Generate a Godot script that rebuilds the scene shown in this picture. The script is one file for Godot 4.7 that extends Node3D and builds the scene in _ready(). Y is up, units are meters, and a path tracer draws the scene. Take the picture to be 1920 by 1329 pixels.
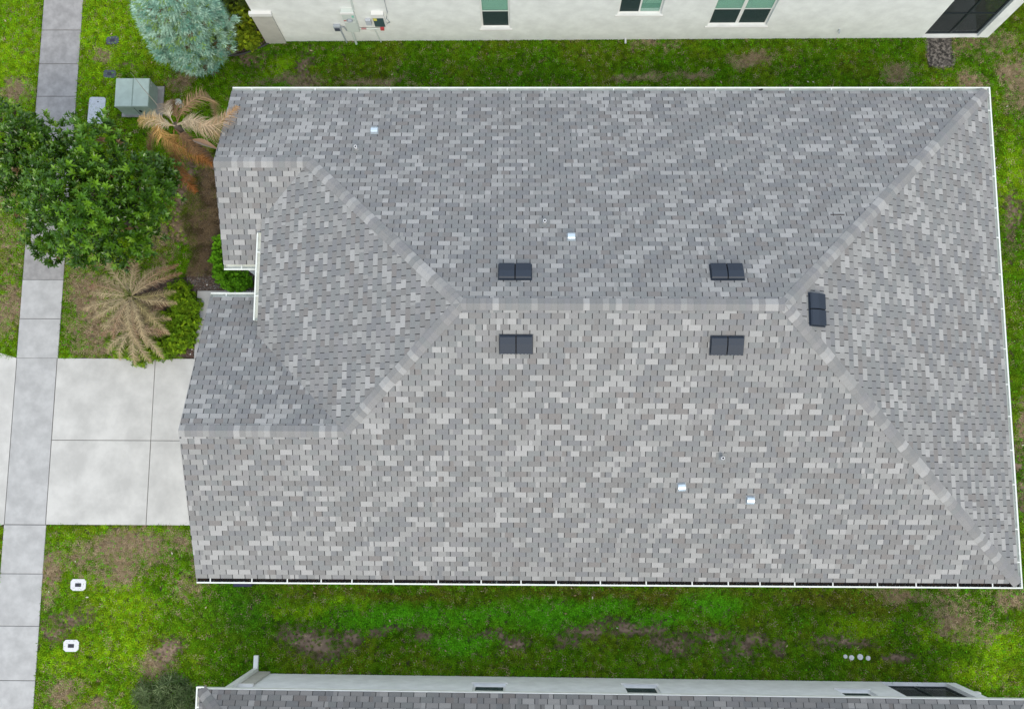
extends Node3D
# Overhead view of a grey shingled house between two neighbours, built in metres.
# x = right in the photograph, z = down in the photograph, y = up.

const CAM := Vector3(0, 28, 0)
# main roof: eave height, pitch, outer gutter lines and gable lines
const HE := 2.85
const PIT := 0.496
const X1 := 12.644
const Z0 := -10.859
const Z1 := 2.465
const XC := -8.156
const XA := -8.053
const XB := -8.378
const Z2 := -5.724
const Z3 := -5.109
const XE := -7.057
const TRIM := 0.135

var rng := RandomNumberGenerator.new()
var warp := FastNoiseLite.new()
var fine := FastNoiseLite.new()
var taken := {}
var M := {}

# ------------------------------------------------------------------ mesh builder
class MB:
	var v := PackedVector3Array()
	var n := PackedVector3Array()
	var c := PackedColorArray()
	func tri(a: Vector3, b: Vector3, d: Vector3, col: Color, nn := Vector3.ZERO):
		var nr := nn
		if nr == Vector3.ZERO:
			nr = (b - a).cross(d - a)
			if nr.length_squared() < 1e-16: return
			nr = nr.normalized()
		elif (b - a).cross(d - a).dot(nr) < 0.0:
			v.append(a); v.append(b); v.append(d)
			n.append(nr); n.append(nr); n.append(nr)
			c.append(col); c.append(col); c.append(col)
			return
		v.append(a); v.append(d); v.append(b)
		n.append(nr); n.append(nr); n.append(nr)
		c.append(col); c.append(col); c.append(col)
	func tri_n(a: Vector3, b: Vector3, d: Vector3, na: Vector3, nb: Vector3, nd: Vector3, col: Color):
		if (b - a).cross(d - a).dot(na + nb + nd) < 0.0:
			v.append(a); v.append(b); v.append(d)
			n.append(na); n.append(nb); n.append(nd)
		else:
			v.append(a); v.append(d); v.append(b)
			n.append(na); n.append(nd); n.append(nb)
		c.append(col); c.append(col); c.append(col)
	func quad(a: Vector3, b: Vector3, d: Vector3, e: Vector3, col: Color):
		tri(a, b, d, col); tri(a, d, e, col)
	func box(lo: Vector3, hi: Vector3, col: Color, xf := Transform3D.IDENTITY):
		var p: Array[Vector3] = []
		for i in 8:
			p.append(xf * Vector3(hi.x if i & 1 else lo.x, hi.y if i & 2 else lo.y, hi.z if i & 4 else lo.z))
		quad(p[4], p[5], p[7], p[6], col); quad(p[1], p[0], p[2], p[3], col)
		quad(p[5], p[1], p[3], p[7], col); quad(p[0], p[4], p[6], p[2], col)
		quad(p[6], p[7], p[3], p[2], col); quad(p[0], p[1], p[5], p[4], col)
	# box with chamfered upper edges
	func slab(lo: Vector3, hi: Vector3, ch: float, col: Color):
		var a := PackedVector2Array([Vector2(lo.x, lo.z), Vector2(hi.x, lo.z), Vector2(hi.x, hi.z), Vector2(lo.x, hi.z)])
		var b := PackedVector2Array([Vector2(lo.x + ch, lo.z + ch), Vector2(hi.x - ch, lo.z + ch), Vector2(hi.x - ch, hi.z - ch), Vector2(lo.x + ch, hi.z - ch)])
		var y1 := hi.y - ch
		for i in 4:
			var j := (i + 1) % 4
			quad(Vector3(a[j].x, lo.y, a[j].y), Vector3(a[i].x, lo.y, a[i].y), Vector3(a[i].x, y1, a[i].y), Vector3(a[j].x, y1, a[j].y), col)
			quad(Vector3(a[j].x, y1, a[j].y), Vector3(a[i].x, y1, a[i].y), Vector3(b[i].x, hi.y, b[i].y), Vector3(b[j].x, hi.y, b[j].y), col)
		quad(Vector3(b[0].x, hi.y, b[0].y), Vector3(b[3].x, hi.y, b[3].y), Vector3(b[2].x, hi.y, b[2].y), Vector3(b[1].x, hi.y, b[1].y), col)
	func prism(poly: PackedVector2Array, y0: float, y1: float, col: Color, floor_too := false):
		var pl := poly
		if not Geometry2D.is_polygon_clockwise(pl):
			pl = pl.duplicate(); pl.reverse()
		var k := pl.size()
		for i in k:
			var a := pl[i]
			var b := pl[(i + 1) % k]
			quad(Vector3(a.x, y0, a.y), Vector3(b.x, y0, b.y), Vector3(b.x, y1, b.y), Vector3(a.x, y1, a.y), col)
		var t := Geometry2D.triangulate_polygon(pl)
		for i in range(0, t.size(), 3):
			tri(Vector3(pl[t[i]].x, y1, pl[t[i]].y), Vector3(pl[t[i + 1]].x, y1, pl[t[i + 1]].y), Vector3(pl[t[i + 2]].x, y1, pl[t[i + 2]].y), col, Vector3.UP)
			if floor_too:
				tri(Vector3(pl[t[i]].x, y0, pl[t[i]].y), Vector3(pl[t[i + 1]].x, y0, pl[t[i + 1]].y), Vector3(pl[t[i + 2]].x, y0, pl[t[i + 2]].y), col, Vector3.DOWN)
	func tube(path: Array, radii: Array, sides: int, col: Color, col2 = null, capped := true):
		var rings := []
		var k := path.size()
		for i in k:
			var d: Vector3 = (path[min(i + 1, k - 1)] - path[max(i - 1, 0)]).normalized()
			var s := d.cross(Vector3.UP)
			if s.length() < 0.05: s = d.cross(Vector3.RIGHT)
			s = s.normalized()
			var t := s.cross(d).normalized()
			var r := []
			for j in sides:
				var a := TAU * j / sides
				r.append(s * cos(a) + t * sin(a))
			rings.append(r)
		for i in k - 1:
			var cc: Color = col if col2 == null else col.lerp(col2, float(i) / (k - 1))
			for j in sides:
				var j2 := (j + 1) % sides
				var a0: Vector3 = path[i] + rings[i][j] * radii[i]
				var a1: Vector3 = path[i] + rings[i][j2] * radii[i]
				var b0: Vector3 = path[i + 1] + rings[i + 1][j] * radii[i + 1]
				var b1: Vector3 = path[i + 1] + rings[i + 1][j2] * radii[i + 1]
				tri_n(a0, a1, b1, rings[i][j], rings[i][j2], rings[i + 1][j2], cc)
				tri_n(a0, b1, b0, rings[i][j], rings[i + 1][j2], rings[i + 1][j], cc)
		if capped:
			for e in [0, k - 1]:
				for j in range(1, sides - 1):
					tri(path[e] + rings[e][0] * radii[e], path[e] + rings[e][j] * radii[e], path[e] + rings[e][j + 1] * radii[e], col)
	func lathe(at: Vector3, prof: Array, sides: int, col: Color):
		for i in prof.size() - 1:
			for j in sides:
				var a := TAU * j / sides
				var b := TAU * (j + 1) / sides
				var p0: Vector2 = prof[i]
				var p1: Vector2 = prof[i + 1]
				quad(at + Vector3(p0.x * cos(b), p0.y, p0.x * sin(b)), at + Vector3(p0.x * cos(a), p0.y, p0.x * sin(a)),
					at + Vector3(p1.x * cos(a), p1.y, p1.x * sin(a)), at + Vector3(p1.x * cos(b), p1.y, p1.x * sin(b)), col)
	func mesh(mat: Material) -> ArrayMesh:
		var m := ArrayMesh.new()
		var a := []
		a.resize(Mesh.ARRAY_MAX)
		a[Mesh.ARRAY_VERTEX] = v; a[Mesh.ARRAY_NORMAL] = n; a[Mesh.ARRAY_COLOR] = c
		m.add_surface_from_arrays(Mesh.PRIMITIVE_TRIANGLES, a)
		m.surface_set_material(0, mat)
		return m

# ------------------------------------------------------------------ node helpers
func numbered(called: String) -> String:
	if not taken.has(called):
		taken[called] = 0
		return called
	taken[called] += 1
	return "%s_%03d" % [called, taken[called]]

func tag(o: Node, label: String, category: String, group := "", kind := ""):
	o.set_meta("label", label); o.set_meta("category", category)
	if group != "": o.set_meta("group", group)
	if kind != "": o.set_meta("kind", kind)

func thing(called: String, at: Vector3, label: String, category: String, group := "", kind := "") -> Node3D:
	var o := Node3D.new()
	o.name = numbered(called)
	add_child(o)
	o.position = at
	tag(o, label, category, group, kind)
	return o

func put(called: String, me: Mesh, parent: Node) -> MeshInstance3D:
	var o := MeshInstance3D.new()
	o.name = numbered(called) if parent == self else called
	o.mesh = me
	parent.add_child(o, true)
	return o

func part(called: String, mb: MB, mat: Material, parent: Node) -> MeshInstance3D:
	return put(called, mb.mesh(mat), parent)

func scatter(called: String, me: Mesh, xf: Array, cols: PackedColorArray, parent: Node) -> MultiMeshInstance3D:
	var mm := MultiMesh.new()
	mm.transform_format = MultiMesh.TRANSFORM_3D
	mm.use_colors = true
	mm.mesh = me
	mm.instance_count = xf.size()
	for i in xf.size():
		mm.set_instance_transform(i, xf[i])
		mm.set_instance_color(i, cols[i])
	var o := MultiMeshInstance3D.new()
	o.name = numbered(called) if parent == self else called
	o.multimesh = mm
	o.set_meta("kind", "stuff")
	parent.add_child(o, true)
	return o

# ------------------------------------------------------------------ materials
func noise_tex(freq: float, lo: float, hi: float, octaves: int, sd: int, size := 512, gain := 1.6) -> ImageTexture:
	var f := FastNoiseLite.new()
	f.seed = sd; f.frequency = freq; f.fractal_octaves = octaves; f.fractal_gain = 0.62
	f.noise_type = FastNoiseLite.TYPE_SIMPLEX_SMOOTH
	var im := f.get_seamless_image(size, size)
	im.convert(Image.FORMAT_L8)
	var b := im.get_data()
	for i in b.size():
		var t := clampf((b[i] / 255.0 - 0.5) * gain + 0.5, 0, 1)
		b[i] = int(255.0 * lerpf(lo, hi, t))
	var im2 := Image.create_from_data(size, size, false, Image.FORMAT_L8, b)
	im2.convert(Image.FORMAT_RGB8)
	im2.generate_mipmaps()
	return ImageTexture.create_from_image(im2)

func mat(col: Color, rough: float, tex: Texture2D = null, scale := 1.0, metal := 0.0) -> StandardMaterial3D:
	var m := StandardMaterial3D.new()
	m.albedo_color = col.linear_to_srgb()
	m.roughness = rough
	m.metallic = metal
	if tex:
		m.albedo_texture = tex
		m.uv1_triplanar = true
		m.uv1_world_triplanar = true
		m.uv1_scale = Vector3.ONE * scale
	return m

func vmat(rough: float, tex: Texture2D = null, scale := 1.0) -> StandardMaterial3D:
	var m := mat(Color(1, 1, 1), rough, tex, scale)
	m.vertex_color_use_as_albedo = true
	return m

func make_materials():
	var grain := noise_tex(0.16, 0.62, 1.0, 2, 3, 512, 1.8)
	var blotch := noise_tex(0.010, 0.90, 1.0, 6, 5, 512, 1.6)
	var stain := noise_tex(0.010, 0.86, 1.0, 6, 9, 512, 1.5)
	var soft := noise_tex(0.012, 0.94, 1.0, 5, 11, 512, 1.6)
	M.shingle = vmat(0.93, grain, 1.6)
	M.deck = mat(Color(0.040, 0.041, 0.043), 0.95)
	M.white = mat(Color(0.80, 0.82, 0.79), 0.45, soft, 0.35)
	M.gutter = mat(Color(0.82, 0.85, 0.80), 0.35, soft, 0.5)
	M.debris = vmat(0.95, grain, 1.2)
	M.stucco = mat(Color(0.83, 0.855, 0.845), 0.9, soft, 0.22)
	M.stucco.normal_enabled = true
	M.stucco_warm = mat(Color(0.50, 0.49, 0.45), 0.92, soft, 0.3)
	M.stucco_blue = mat(Color(0.84, 0.86, 0.89), 0.9, soft, 0.22)
	M.trim = mat(Color(0.78, 0.78, 0.77), 0.5)
	var bump := FastNoiseLite.new()
	bump.seed = 21; bump.frequency = 0.06; bump.fractal_octaves = 3
	var bi := bump.get_seamless_image(512, 512)
	bi.convert(Image.FORMAT_RGBA8)
	bi.bump_map_to_normal_map(3.0)
	bi.generate_mipmaps()
	var nt := ImageTexture.create_from_image(bi)
	M.stucco.normal_texture = nt
	M.stucco.normal_scale = 0.12
	M.concrete = mat(Color(0.575, 0.565, 0.54), 0.9, blotch, 0.16)
	M.concrete_walk = mat(Color(0.47, 0.468, 0.465), 0.9, blotch, 0.3)
	M.concrete_stained = mat(Color(0.365, 0.355, 0.352), 0.92, stain, 0.45)
	M.joint = mat(Color(0.085, 0.08, 0.07), 0.95)
	M.vent = mat(Color(0.016, 0.026, 0.044), 0.55)
	M.vent_dark = mat(Color(0.006, 0.006, 0.008), 0.8)
	M.metal = mat(Color(0.62, 0.72, 0.80), 0.30, null, 1.0, 0.6)
	M.lead = mat(Color(0.42, 0.44, 0.45), 0.5, null, 1.0, 0.3)
	M.lead_dull = mat(Color(0.30, 0.31, 0.315), 0.8)
	M.pvc = mat(Color(0.66, 0.67, 0.69), 0.5)
	M.hole = mat(Color(0.01, 0.01, 0.01), 0.9)
	M.cabinet = mat(Color(0.42, 0.52, 0.47), 0.42, soft, 0.5)
	M.cabinet_gap = mat(Color(0.03, 0.05, 0.045), 0.7)
	M.lid_grey = mat(Color(0.52, 0.56, 0.62), 0.6, soft, 1.0)
	M.lid_dark = mat(Color(0.060, 0.070, 0.105), 0.6, soft, 1.5)
	M.lid_black = mat(Color(0.018, 0.020, 0.035), 0.6)
	M.navy = mat(Color(0.012, 0.016, 0.050), 0.5)
	M.leaf = vmat(0.30)
	M.leaf.metallic_specular = 0.5
	M.leaf.backlight_enabled = true
	M.leaf.backlight = Color(0.16, 0.28, 0.02)
	M.foliage = vmat(0.7)
	M.foliage.metallic_specular = 0.2
	M.foliage.backlight_enabled = true
	M.foliage.backlight = Color(0.20, 0.30, 0.03)
	M.needle = vmat(0.8)
	M.needle.metallic_specular = 0.2
	M.dry = vmat(0.85)
	M.dry.metallic_specular = 0.2
	M.bark = mat(Color(0.14, 0.11, 0.085), 0.95, stain, 1.4)
	M.grass = vmat(0.8)
	M.grass.metallic_specular = 0.12
	M.grass.backlight_enabled = true
	M.grass.backlight = Color(0.22, 0.30, 0.03)
	M.mulch = vmat(0.95, grain, 0.7)
	M.glass = mat(Color(0.28, 0.62, 0.50), 0.04)
	M.glass.transparency = BaseMaterial3D.TRANSPARENCY_ALPHA
	M.glass.albedo_color.a = 0.40
	M.screen = mat(Color(0.02, 0.028, 0.03), 0.7)
	M.screen.transparency = BaseMaterial3D.TRANSPARENCY_ALPHA
	M.screen.albedo_color.a = 0.58
	M.insect = mat(Color(0.022, 0.050, 0.050), 0.8)
	M.insect.transparency = BaseMaterial3D.TRANSPARENCY_ALPHA
	M.insect.albedo_color.a = 0.72
	M.blind = mat(Color(0.62, 0.72, 0.66), 0.7)
	M.room = mat(Color(0.10, 0.12, 0.115), 0.9)
	M.bronze = mat(Color(0.018, 0.026, 0.034), 0.45)
	M.box_white = mat(Color(0.60, 0.66, 0.63), 0.5)
	M.box_grey = mat(Color(0.36, 0.40, 0.45), 0.5)
	M.box_teal = mat(Color(0.045, 0.085, 0.095), 0.5)
	M.red = mat(Color(0.50, 0.06, 0.07), 0.5)
	M.yellow = mat(Color(0.72, 0.66, 0.12), 0.6)
	M.rubber = mat(Color(0.045, 0.045, 0.047), 0.8)

# ------------------------------------------------------------------ shingles
const PALETTE := [
	Color(0.355, 0.353, 0.350), Color(0.379, 0.373, 0.365), Color(0.346, 0.353, 0.355), Color(0.331, 0.323, 0.315),
	Color(0.401, 0.396, 0.389), Color(0.354, 0.364, 0.360), Color(0.371, 0.368, 0.371), Color(0.320, 0.323, 0.330),
	Color(0.530, 0.526, 0.516), Color(0.578, 0.572, 0.560), Color(0.461, 0.457, 0.447), Color(0.341, 0.318, 0.306),
]
const EXPO := 0.139
const TAB := 0.318
var tab_cache := {}
var picks := []

func tone(uu: float, vv: float, lean: float) -> int:
	var wave := sin(TAU * (uu * 0.62 + vv * 0.80 * lean) + 1.8 * warp.get_noise_2d(uu * 6.0 + 91.0, vv * 6.0))
	var pl := 0.15 + 0.15 * maxf(0.0, wave) + 0.05 * maxf(0.0, warp.get_noise_2d(uu * 9.0, vv * 9.0 + 40.0) * 2.0)
	var r := rng.randf()
	if r < pl: return 8 + rng.randi() % 2 if rng.randf() < 0.72 else 10
	if rng.randf() < 0.10 + 0.16 * maxf(0.0, wave): return 10
	if rng.randf() < 0.06: return 11
	if wave < -0.15 and rng.randf() < 0.7: return [0, 2, 3, 7][rng.randi() % 4]
	if wave > 0.25 and rng.randf() < 0.6: return [1, 4, 5, 6][rng.randi() % 4]
	return rng.randi() % 8

func tab_mesh(a: int, b: int, cut: float) -> ArrayMesh:
	var key := "%d_%d_%.2f" % [a, b, cut]
	if tab_cache.has(key): return tab_cache[key]
	var mb := MB.new()
	tab_geometry(mb, PackedVector2Array([Vector2(0, 0), Vector2(TAB - 0.021, 0), Vector2(TAB - 0.021, EXPO), Vector2(0, EXPO)]), Vector3.ZERO, Vector3.RIGHT, Vector3.BACK, Vector3.UP, 0.0, 0.0, TAB - 0.021, PALETTE[a], PALETTE[b], cut)
	tab_cache[key] = mb.mesh(M.shingle)
	return tab_cache[key]

# one tab: a wedge, thick at its lower (butt) edge, with its sides
func tab_geometry(mb: MB, pg: PackedVector2Array, o: Vector3, U: Vector3, V: Vector3, N: Vector3, v0: float, u0: float, w: float, ca: Color, cb: Color, cut: float):
	var pieces := [[pg, ca]]
	if cut > 0.0:
		var uc := u0 + w * cut
		var big := 50.0
		pieces = []
		for q in Geometry2D.intersect_polygons(pg, PackedVector2Array([Vector2(u0 - big, v0 - big), Vector2(uc, v0 - big), Vector2(uc, v0 + big), Vector2(u0 - big, v0 + big)])): pieces.append([q, ca])
		for q in Geometry2D.intersect_polygons(pg, PackedVector2Array([Vector2(uc, v0 - big), Vector2(u0 + big, v0 - big), Vector2(u0 + big, v0 + big), Vector2(uc, v0 + big)])): pieces.append([q, cb])
	for pc in pieces:
		var q: PackedVector2Array = pc[0]
		var t := Geometry2D.triangulate_polygon(q)
		var p3: Array[Vector3] = []
		for p in q:
			var th := 0.003 + 0.007 * (1.0 - (p.y - v0) / EXPO)
			p3.append(o + U * p.x + V * p.y + N * th)
		for i in range(0, t.size(), 3):
			mb.tri(p3[t[i]], p3[t[i + 1]], p3[t[i + 2]], pc[1], N)
		for i in q.size():
			var j := (i + 1) % q.size()
			if cut > 0.0 and absf(q[i].x - q[j].x) < 1e-4 and absf(q[i].x - (u0 + w * cut)) < 1e-3: continue
			var b0: Vector3 = o + U * q[i].x + V * q[i].y - N * 0.002
			var b1: Vector3 = o + U * q[j].x + V * q[j].y - N * 0.002
			mb.quad(p3[i], b0, b1, p3[j], pc[1])

# eave point O, U along the eave, D plan direction up the slope, plan polygon in (x, z)
func slope_plane(mb: MB, deck: MB, O: Vector3, U: Vector3, D: Vector3, plan: PackedVector2Array, pitch: float, lean: float, dim: float, pick: bool):
	var k := sqrt(1.0 + pitch * pitch)
	var V := (D + Vector3.UP * pitch) / k
	var N := V.cross(U)
	if N.y < 0: N = -N
	var poly := PackedVector2Array()
	var umin := 1e9; var umax := -1e9; var vmax := 0.0
	for p in plan:
		var rel := Vector3(p.x - O.x, 0, p.y - O.z)
		var q := Vector2(rel.dot(U), rel.dot(D) * k)
		poly.append(q)
		umin = minf(umin, q.x); umax = maxf(umax, q.x); vmax = maxf(vmax, q.y)
	# roof deck under the shingles
	var t := Geometry2D.triangulate_polygon(poly)
	for i in range(0, t.size(), 3):
		var a := O + U * poly[t[i]].x + V * poly[t[i]].y
		var b := O + U * poly[t[i + 1]].x + V * poly[t[i + 1]].y
		var d := O + U * poly[t[i + 2]].x + V * poly[t[i + 2]].y
		deck.tri(a, b, d, Color(1, 1, 1), N)
		deck.tri(a - N * 0.035, b - N * 0.035, d - N * 0.035, Color(1, 1, 1), -N)
	for i in poly.size():
		var q0 := poly[i]
		var q1 := poly[(i + 1) % poly.size()]
		var a := O + U * q0.x + V * q0.y
		var b := O + U * q1.x + V * q1.y
		deck.quad(a, b, b - N * 0.035, a - N * 0.035, Color(1, 1, 1))
	var convex_in := PackedVector2Array(poly)
	var gap := 0.021
	for r in int(ceil((vmax + 0.02) / EXPO)):
		var v0 := r * EXPO - 0.02
		var off := fposmod(0.5 * r + 0.006 * r + 0.02 * sin(r * 1.7), 1.0) * TAB
		var i0 := int(floor((umin - off) / TAB))
		var i1 := int(ceil((umax - off) / TAB))
		for i in range(i0, i1 + 1):
			var u0 := i * TAB + off
			var w := TAB - gap
			var vv0 := v0 + rng.randf_range(-0.002, 0.002)
			var rect := PackedVector2Array([Vector2(u0, vv0), Vector2(u0 + w, vv0), Vector2(u0 + w, vv0 + EXPO), Vector2(u0, vv0 + EXPO)])
			var inside := 0
			for p in rect:
				if Geometry2D.is_point_in_polygon(p, convex_in): inside += 1
			var ia := tone(u0, v0, lean)
			var ib := ia
			var cut := 0.0
			if rng.randf() < 0.36:
				ib = tone(u0 + 0.2, v0, lean)
				cut = [0.3, 0.5, 0.65][rng.randi() % 3]
				if ia == ib: cut = 0.0
			if inside == 4:
				if pick:
					var ctr := O + U * (u0 + w * 0.5) + V * (vv0 + EXPO * 0.5)
					var d := CAM - ctr
					picks.append([N.dot(d.normalized()) / d.length_squared(), Transform3D(Basis(U, N, V), O + U * u0 + V * vv0), ia, ib, cut, [rect, O, U, V, N, vv0, u0, w]])
				else:
					tab_geometry(mb, rect, O, U, V, N, vv0, u0, w, PALETTE[ia] * dim, PALETTE[ib] * dim, cut)
			else:
				for pg in Geometry2D.intersect_polygons(rect, poly):
					tab_geometry(mb, pg, O, U, V, N, vv0, u0, w, PALETTE[ia] * dim, PALETTE[ib] * dim, cut)

# folded cap shingles along a ridge or hip, from the lower end to the upper
func caps(parent: Node, a: Vector3, b: Vector3, na: Vector3, nb: Vector3, dim: float):
	var L := (b - a).normalized()
	var len := a.distance_to(b)
	var wa := na.cross(L).normalized()
	if wa.y > 0: wa = -wa
	var wb := nb.cross(L).normalized()
	if wb.y > 0: wb = -wb
	var up := (na + nb).normalized()
	var step := 0.15
	var count := int(round(len / step))
	step = len / count
	var variants := []
	for k in 8:
		var mb := MB.new()
		var col: Color = PALETTE[[0, 1, 4, 6, 8, 10, 9, 5][k]] * dim
		var wid := 0.152
		for s in [[wa, na], [wb, nb]]:
			var w: Vector3 = s[0]
			var nn: Vector3 = s[1]
			var p0 := up * 0.024
			var p1 := up * 0.013 + L * (step + 0.02)
			var q0 := w * wid + nn * 0.021
			var q1 := w * wid + nn * 0.012 + L * (step + 0.02)
			if (q0 - p0).cross(p1 - p0).dot(nn) > 0:
				mb.tri(p0, q0, q1, col); mb.tri(p0, q1, p1, col)
			else:
				mb.tri(p0, q1, q0, col); mb.tri(p0, p1, q1, col)
			mb.quad(p0, q0, w * wid + nn * 0.008, up * 0.008, col)
			mb.quad(q0, q1, w * wid + nn * 0.004 + L * (step + 0.02), w * wid + nn * 0.004, col)
		variants.append(mb.mesh(M.shingle))
	for i in count:
		var r := rng.randf()
		var o := put("ridge_cap", variants[rng.randi() % 4 if r < 0.62 else 4 + rng.randi() % 4], parent)
		o.position = a + L * step * i

# ------------------------------------------------------------------ gutters
# rim runs from a to b, "out" is the outward direction; back edge is 0.115 inside the rim
func gutter(parent: Node, a: Vector3, b: Vector3, out: Vector3, filled: float, called := "gutter"):
	var prof := [Vector2(0, 0), Vector2(0, -0.12), Vector2(0.100, -0.12), Vector2(0.155, -0.060), Vector2(0.165, 0.0), Vector2(0.128, 0.003), Vector2(0.129, -0.010), Vector2(0.152, -0.008), Vector2(0.146, -0.058), Vector2(0.096, -0.113), Vector2(0.006, -0.113), Vector2(0.006, 0.0)]
	var base := -out * 0.165
	var L := (b - a).normalized()
	var len := a.distance_to(b)
	var mb := MB.new()
	var segs: int = maxi(1, int(len / 2.4))
	for i in prof.size():
		var p: Vector2 = prof[i]
		var q: Vector2 = prof[(i + 1) % prof.size()]
		for s in segs:
			var sa := a.lerp(b, float(s) / segs)
			var sb := a.lerp(b, float(s + 1) / segs)
			var dip0 := 0.004 * sin(s * 2.1)
			var dip1 := 0.004 * sin((s + 1) * 2.1)
			var p0 := sa + base + out * p.x + Vector3.UP * (p.y + dip0)
			var p1 := sb + base + out * p.x + Vector3.UP * (p.y + dip1)
			var q0 := sa + base + out * q.x + Vector3.UP * (q.y + dip0)
			var q1 := sb + base + out * q.x + Vector3.UP * (q.y + dip1)
			mb.quad(p0, q0, q1, p1, Color(1, 1, 1))
	# end caps
	for e in [a, b]:
		var pl := PackedVector2Array([Vector2(0, 0), Vector2(0, -0.12), Vector2(0.100, -0.12), Vector2(0.155, -0.060), Vector2(0.165, 0.0)])
		var s := 0.002 if e == b else -0.002
		for i in range(1, 4):
			mb.tri(e + base + out * pl[0].x + Vector3.UP * pl[0].y + L * s, e + base + out * pl[i].x + Vector3.UP * pl[i].y + L * s, e + base + out * pl[i + 1].x + Vector3.UP * pl[i + 1].y + L * s, Color(1, 1, 1))
	var g := part(called, mb, M.gutter, parent)
	# hangers
	var d := rng.randf_range(0.3, 0.7)
	while d < len - 0.1:
		var hb := MB.new()
		var xf := Transform3D(Basis(L, Vector3.UP, out), a + L * d)
		hb.box(Vector3(-0.015, -0.003, -0.165), Vector3(0.015, 0.008, -0.010), Color(1, 1, 1), xf)
		hb.box(Vector3(-0.022, 0.004, -0.165), Vector3(0.022, 0.014, -0.125), Color(1, 1, 1), xf)
		part("bracket", hb, M.white, g)
		d += rng.randf_range(0.78, 1.18)
	# leaf litter lying in the trough
	if filled > 0.0:
		var lb := MB.new()
		var t := 0.02
		while t < len - 0.06:
			var on := warp.get_noise_2d(t * 14.0 + a.z * 31.0, a.x * 7.0) * 0.5 + 0.5
			if on < filled:
				for q in 5:
					var c3 := a + L * (t + rng.randf_range(-0.02, 0.02)) + base + out * rng.randf_range(0.015, 0.130) + Vector3.UP * rng.randf_range(-0.085, -0.050)
					var col := Color(0.020, 0.016, 0.014).lerp(Color(0.10, 0.055, 0.03), rng.randf() * rng.randf())
					if rng.randf() < 0.3: col = Color(0.012, 0.014, 0.022)
					var s := rng.randf_range(0.02, 0.034)
					lb.box(Vector3(-s, -0.014, -s * 0.5), Vector3(s, 0.0, s * 0.5), col, Transform3D(Basis.from_euler(Vector3(rng.randf_range(-0.3, 0.3), rng.randf() * TAU, rng.randf_range(-0.3, 0.3))), c3))
			t += 0.028
		if lb.v.size() > 0:
			var de := part("leaf_debris", lb, M.debris, g)
			de.set_meta("kind", "stuff")
	return g

# ------------------------------------------------------------------ walls and windows
# wall in the plane z = 0 of its parent, facing +z * face; openings are [x0, x1, y0, y1]
func wall_with_openings(mb: MB, x0: float, x1: float, y0: float, y1: float, openings: Array, depth: float, face: float):
	var xs := [x0, x1]
	for o in openings:
		xs.append(o[0]); xs.append(o[1])
	xs.sort()
	var zlo := minf(0.0, -depth * face)
	var zhi := maxf(0.0, -depth * face)
	for i in xs.size() - 1:
		if xs[i + 1] - xs[i] < 1e-4: continue
		var xm: float = (xs[i] + xs[i + 1]) * 0.5
		var hole = null
		for o in openings:
			if xm > o[0] and xm < o[1]: hole = o
		if hole == null:
			mb.box(Vector3(xs[i], y0, zlo), Vector3(xs[i + 1], y1, zhi), Color(1, 1, 1))
		else:
			if hole[2] > y0 + 0.01: mb.box(Vector3(xs[i], y0, zlo), Vector3(xs[i + 1], hole[2], zhi), Color(1, 1, 1))
			if hole[3] < y1 - 0.01: mb.box(Vector3(xs[i], hole[3], zlo), Vector3(xs[i + 1], y1, zhi), Color(1, 1, 1))

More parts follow.
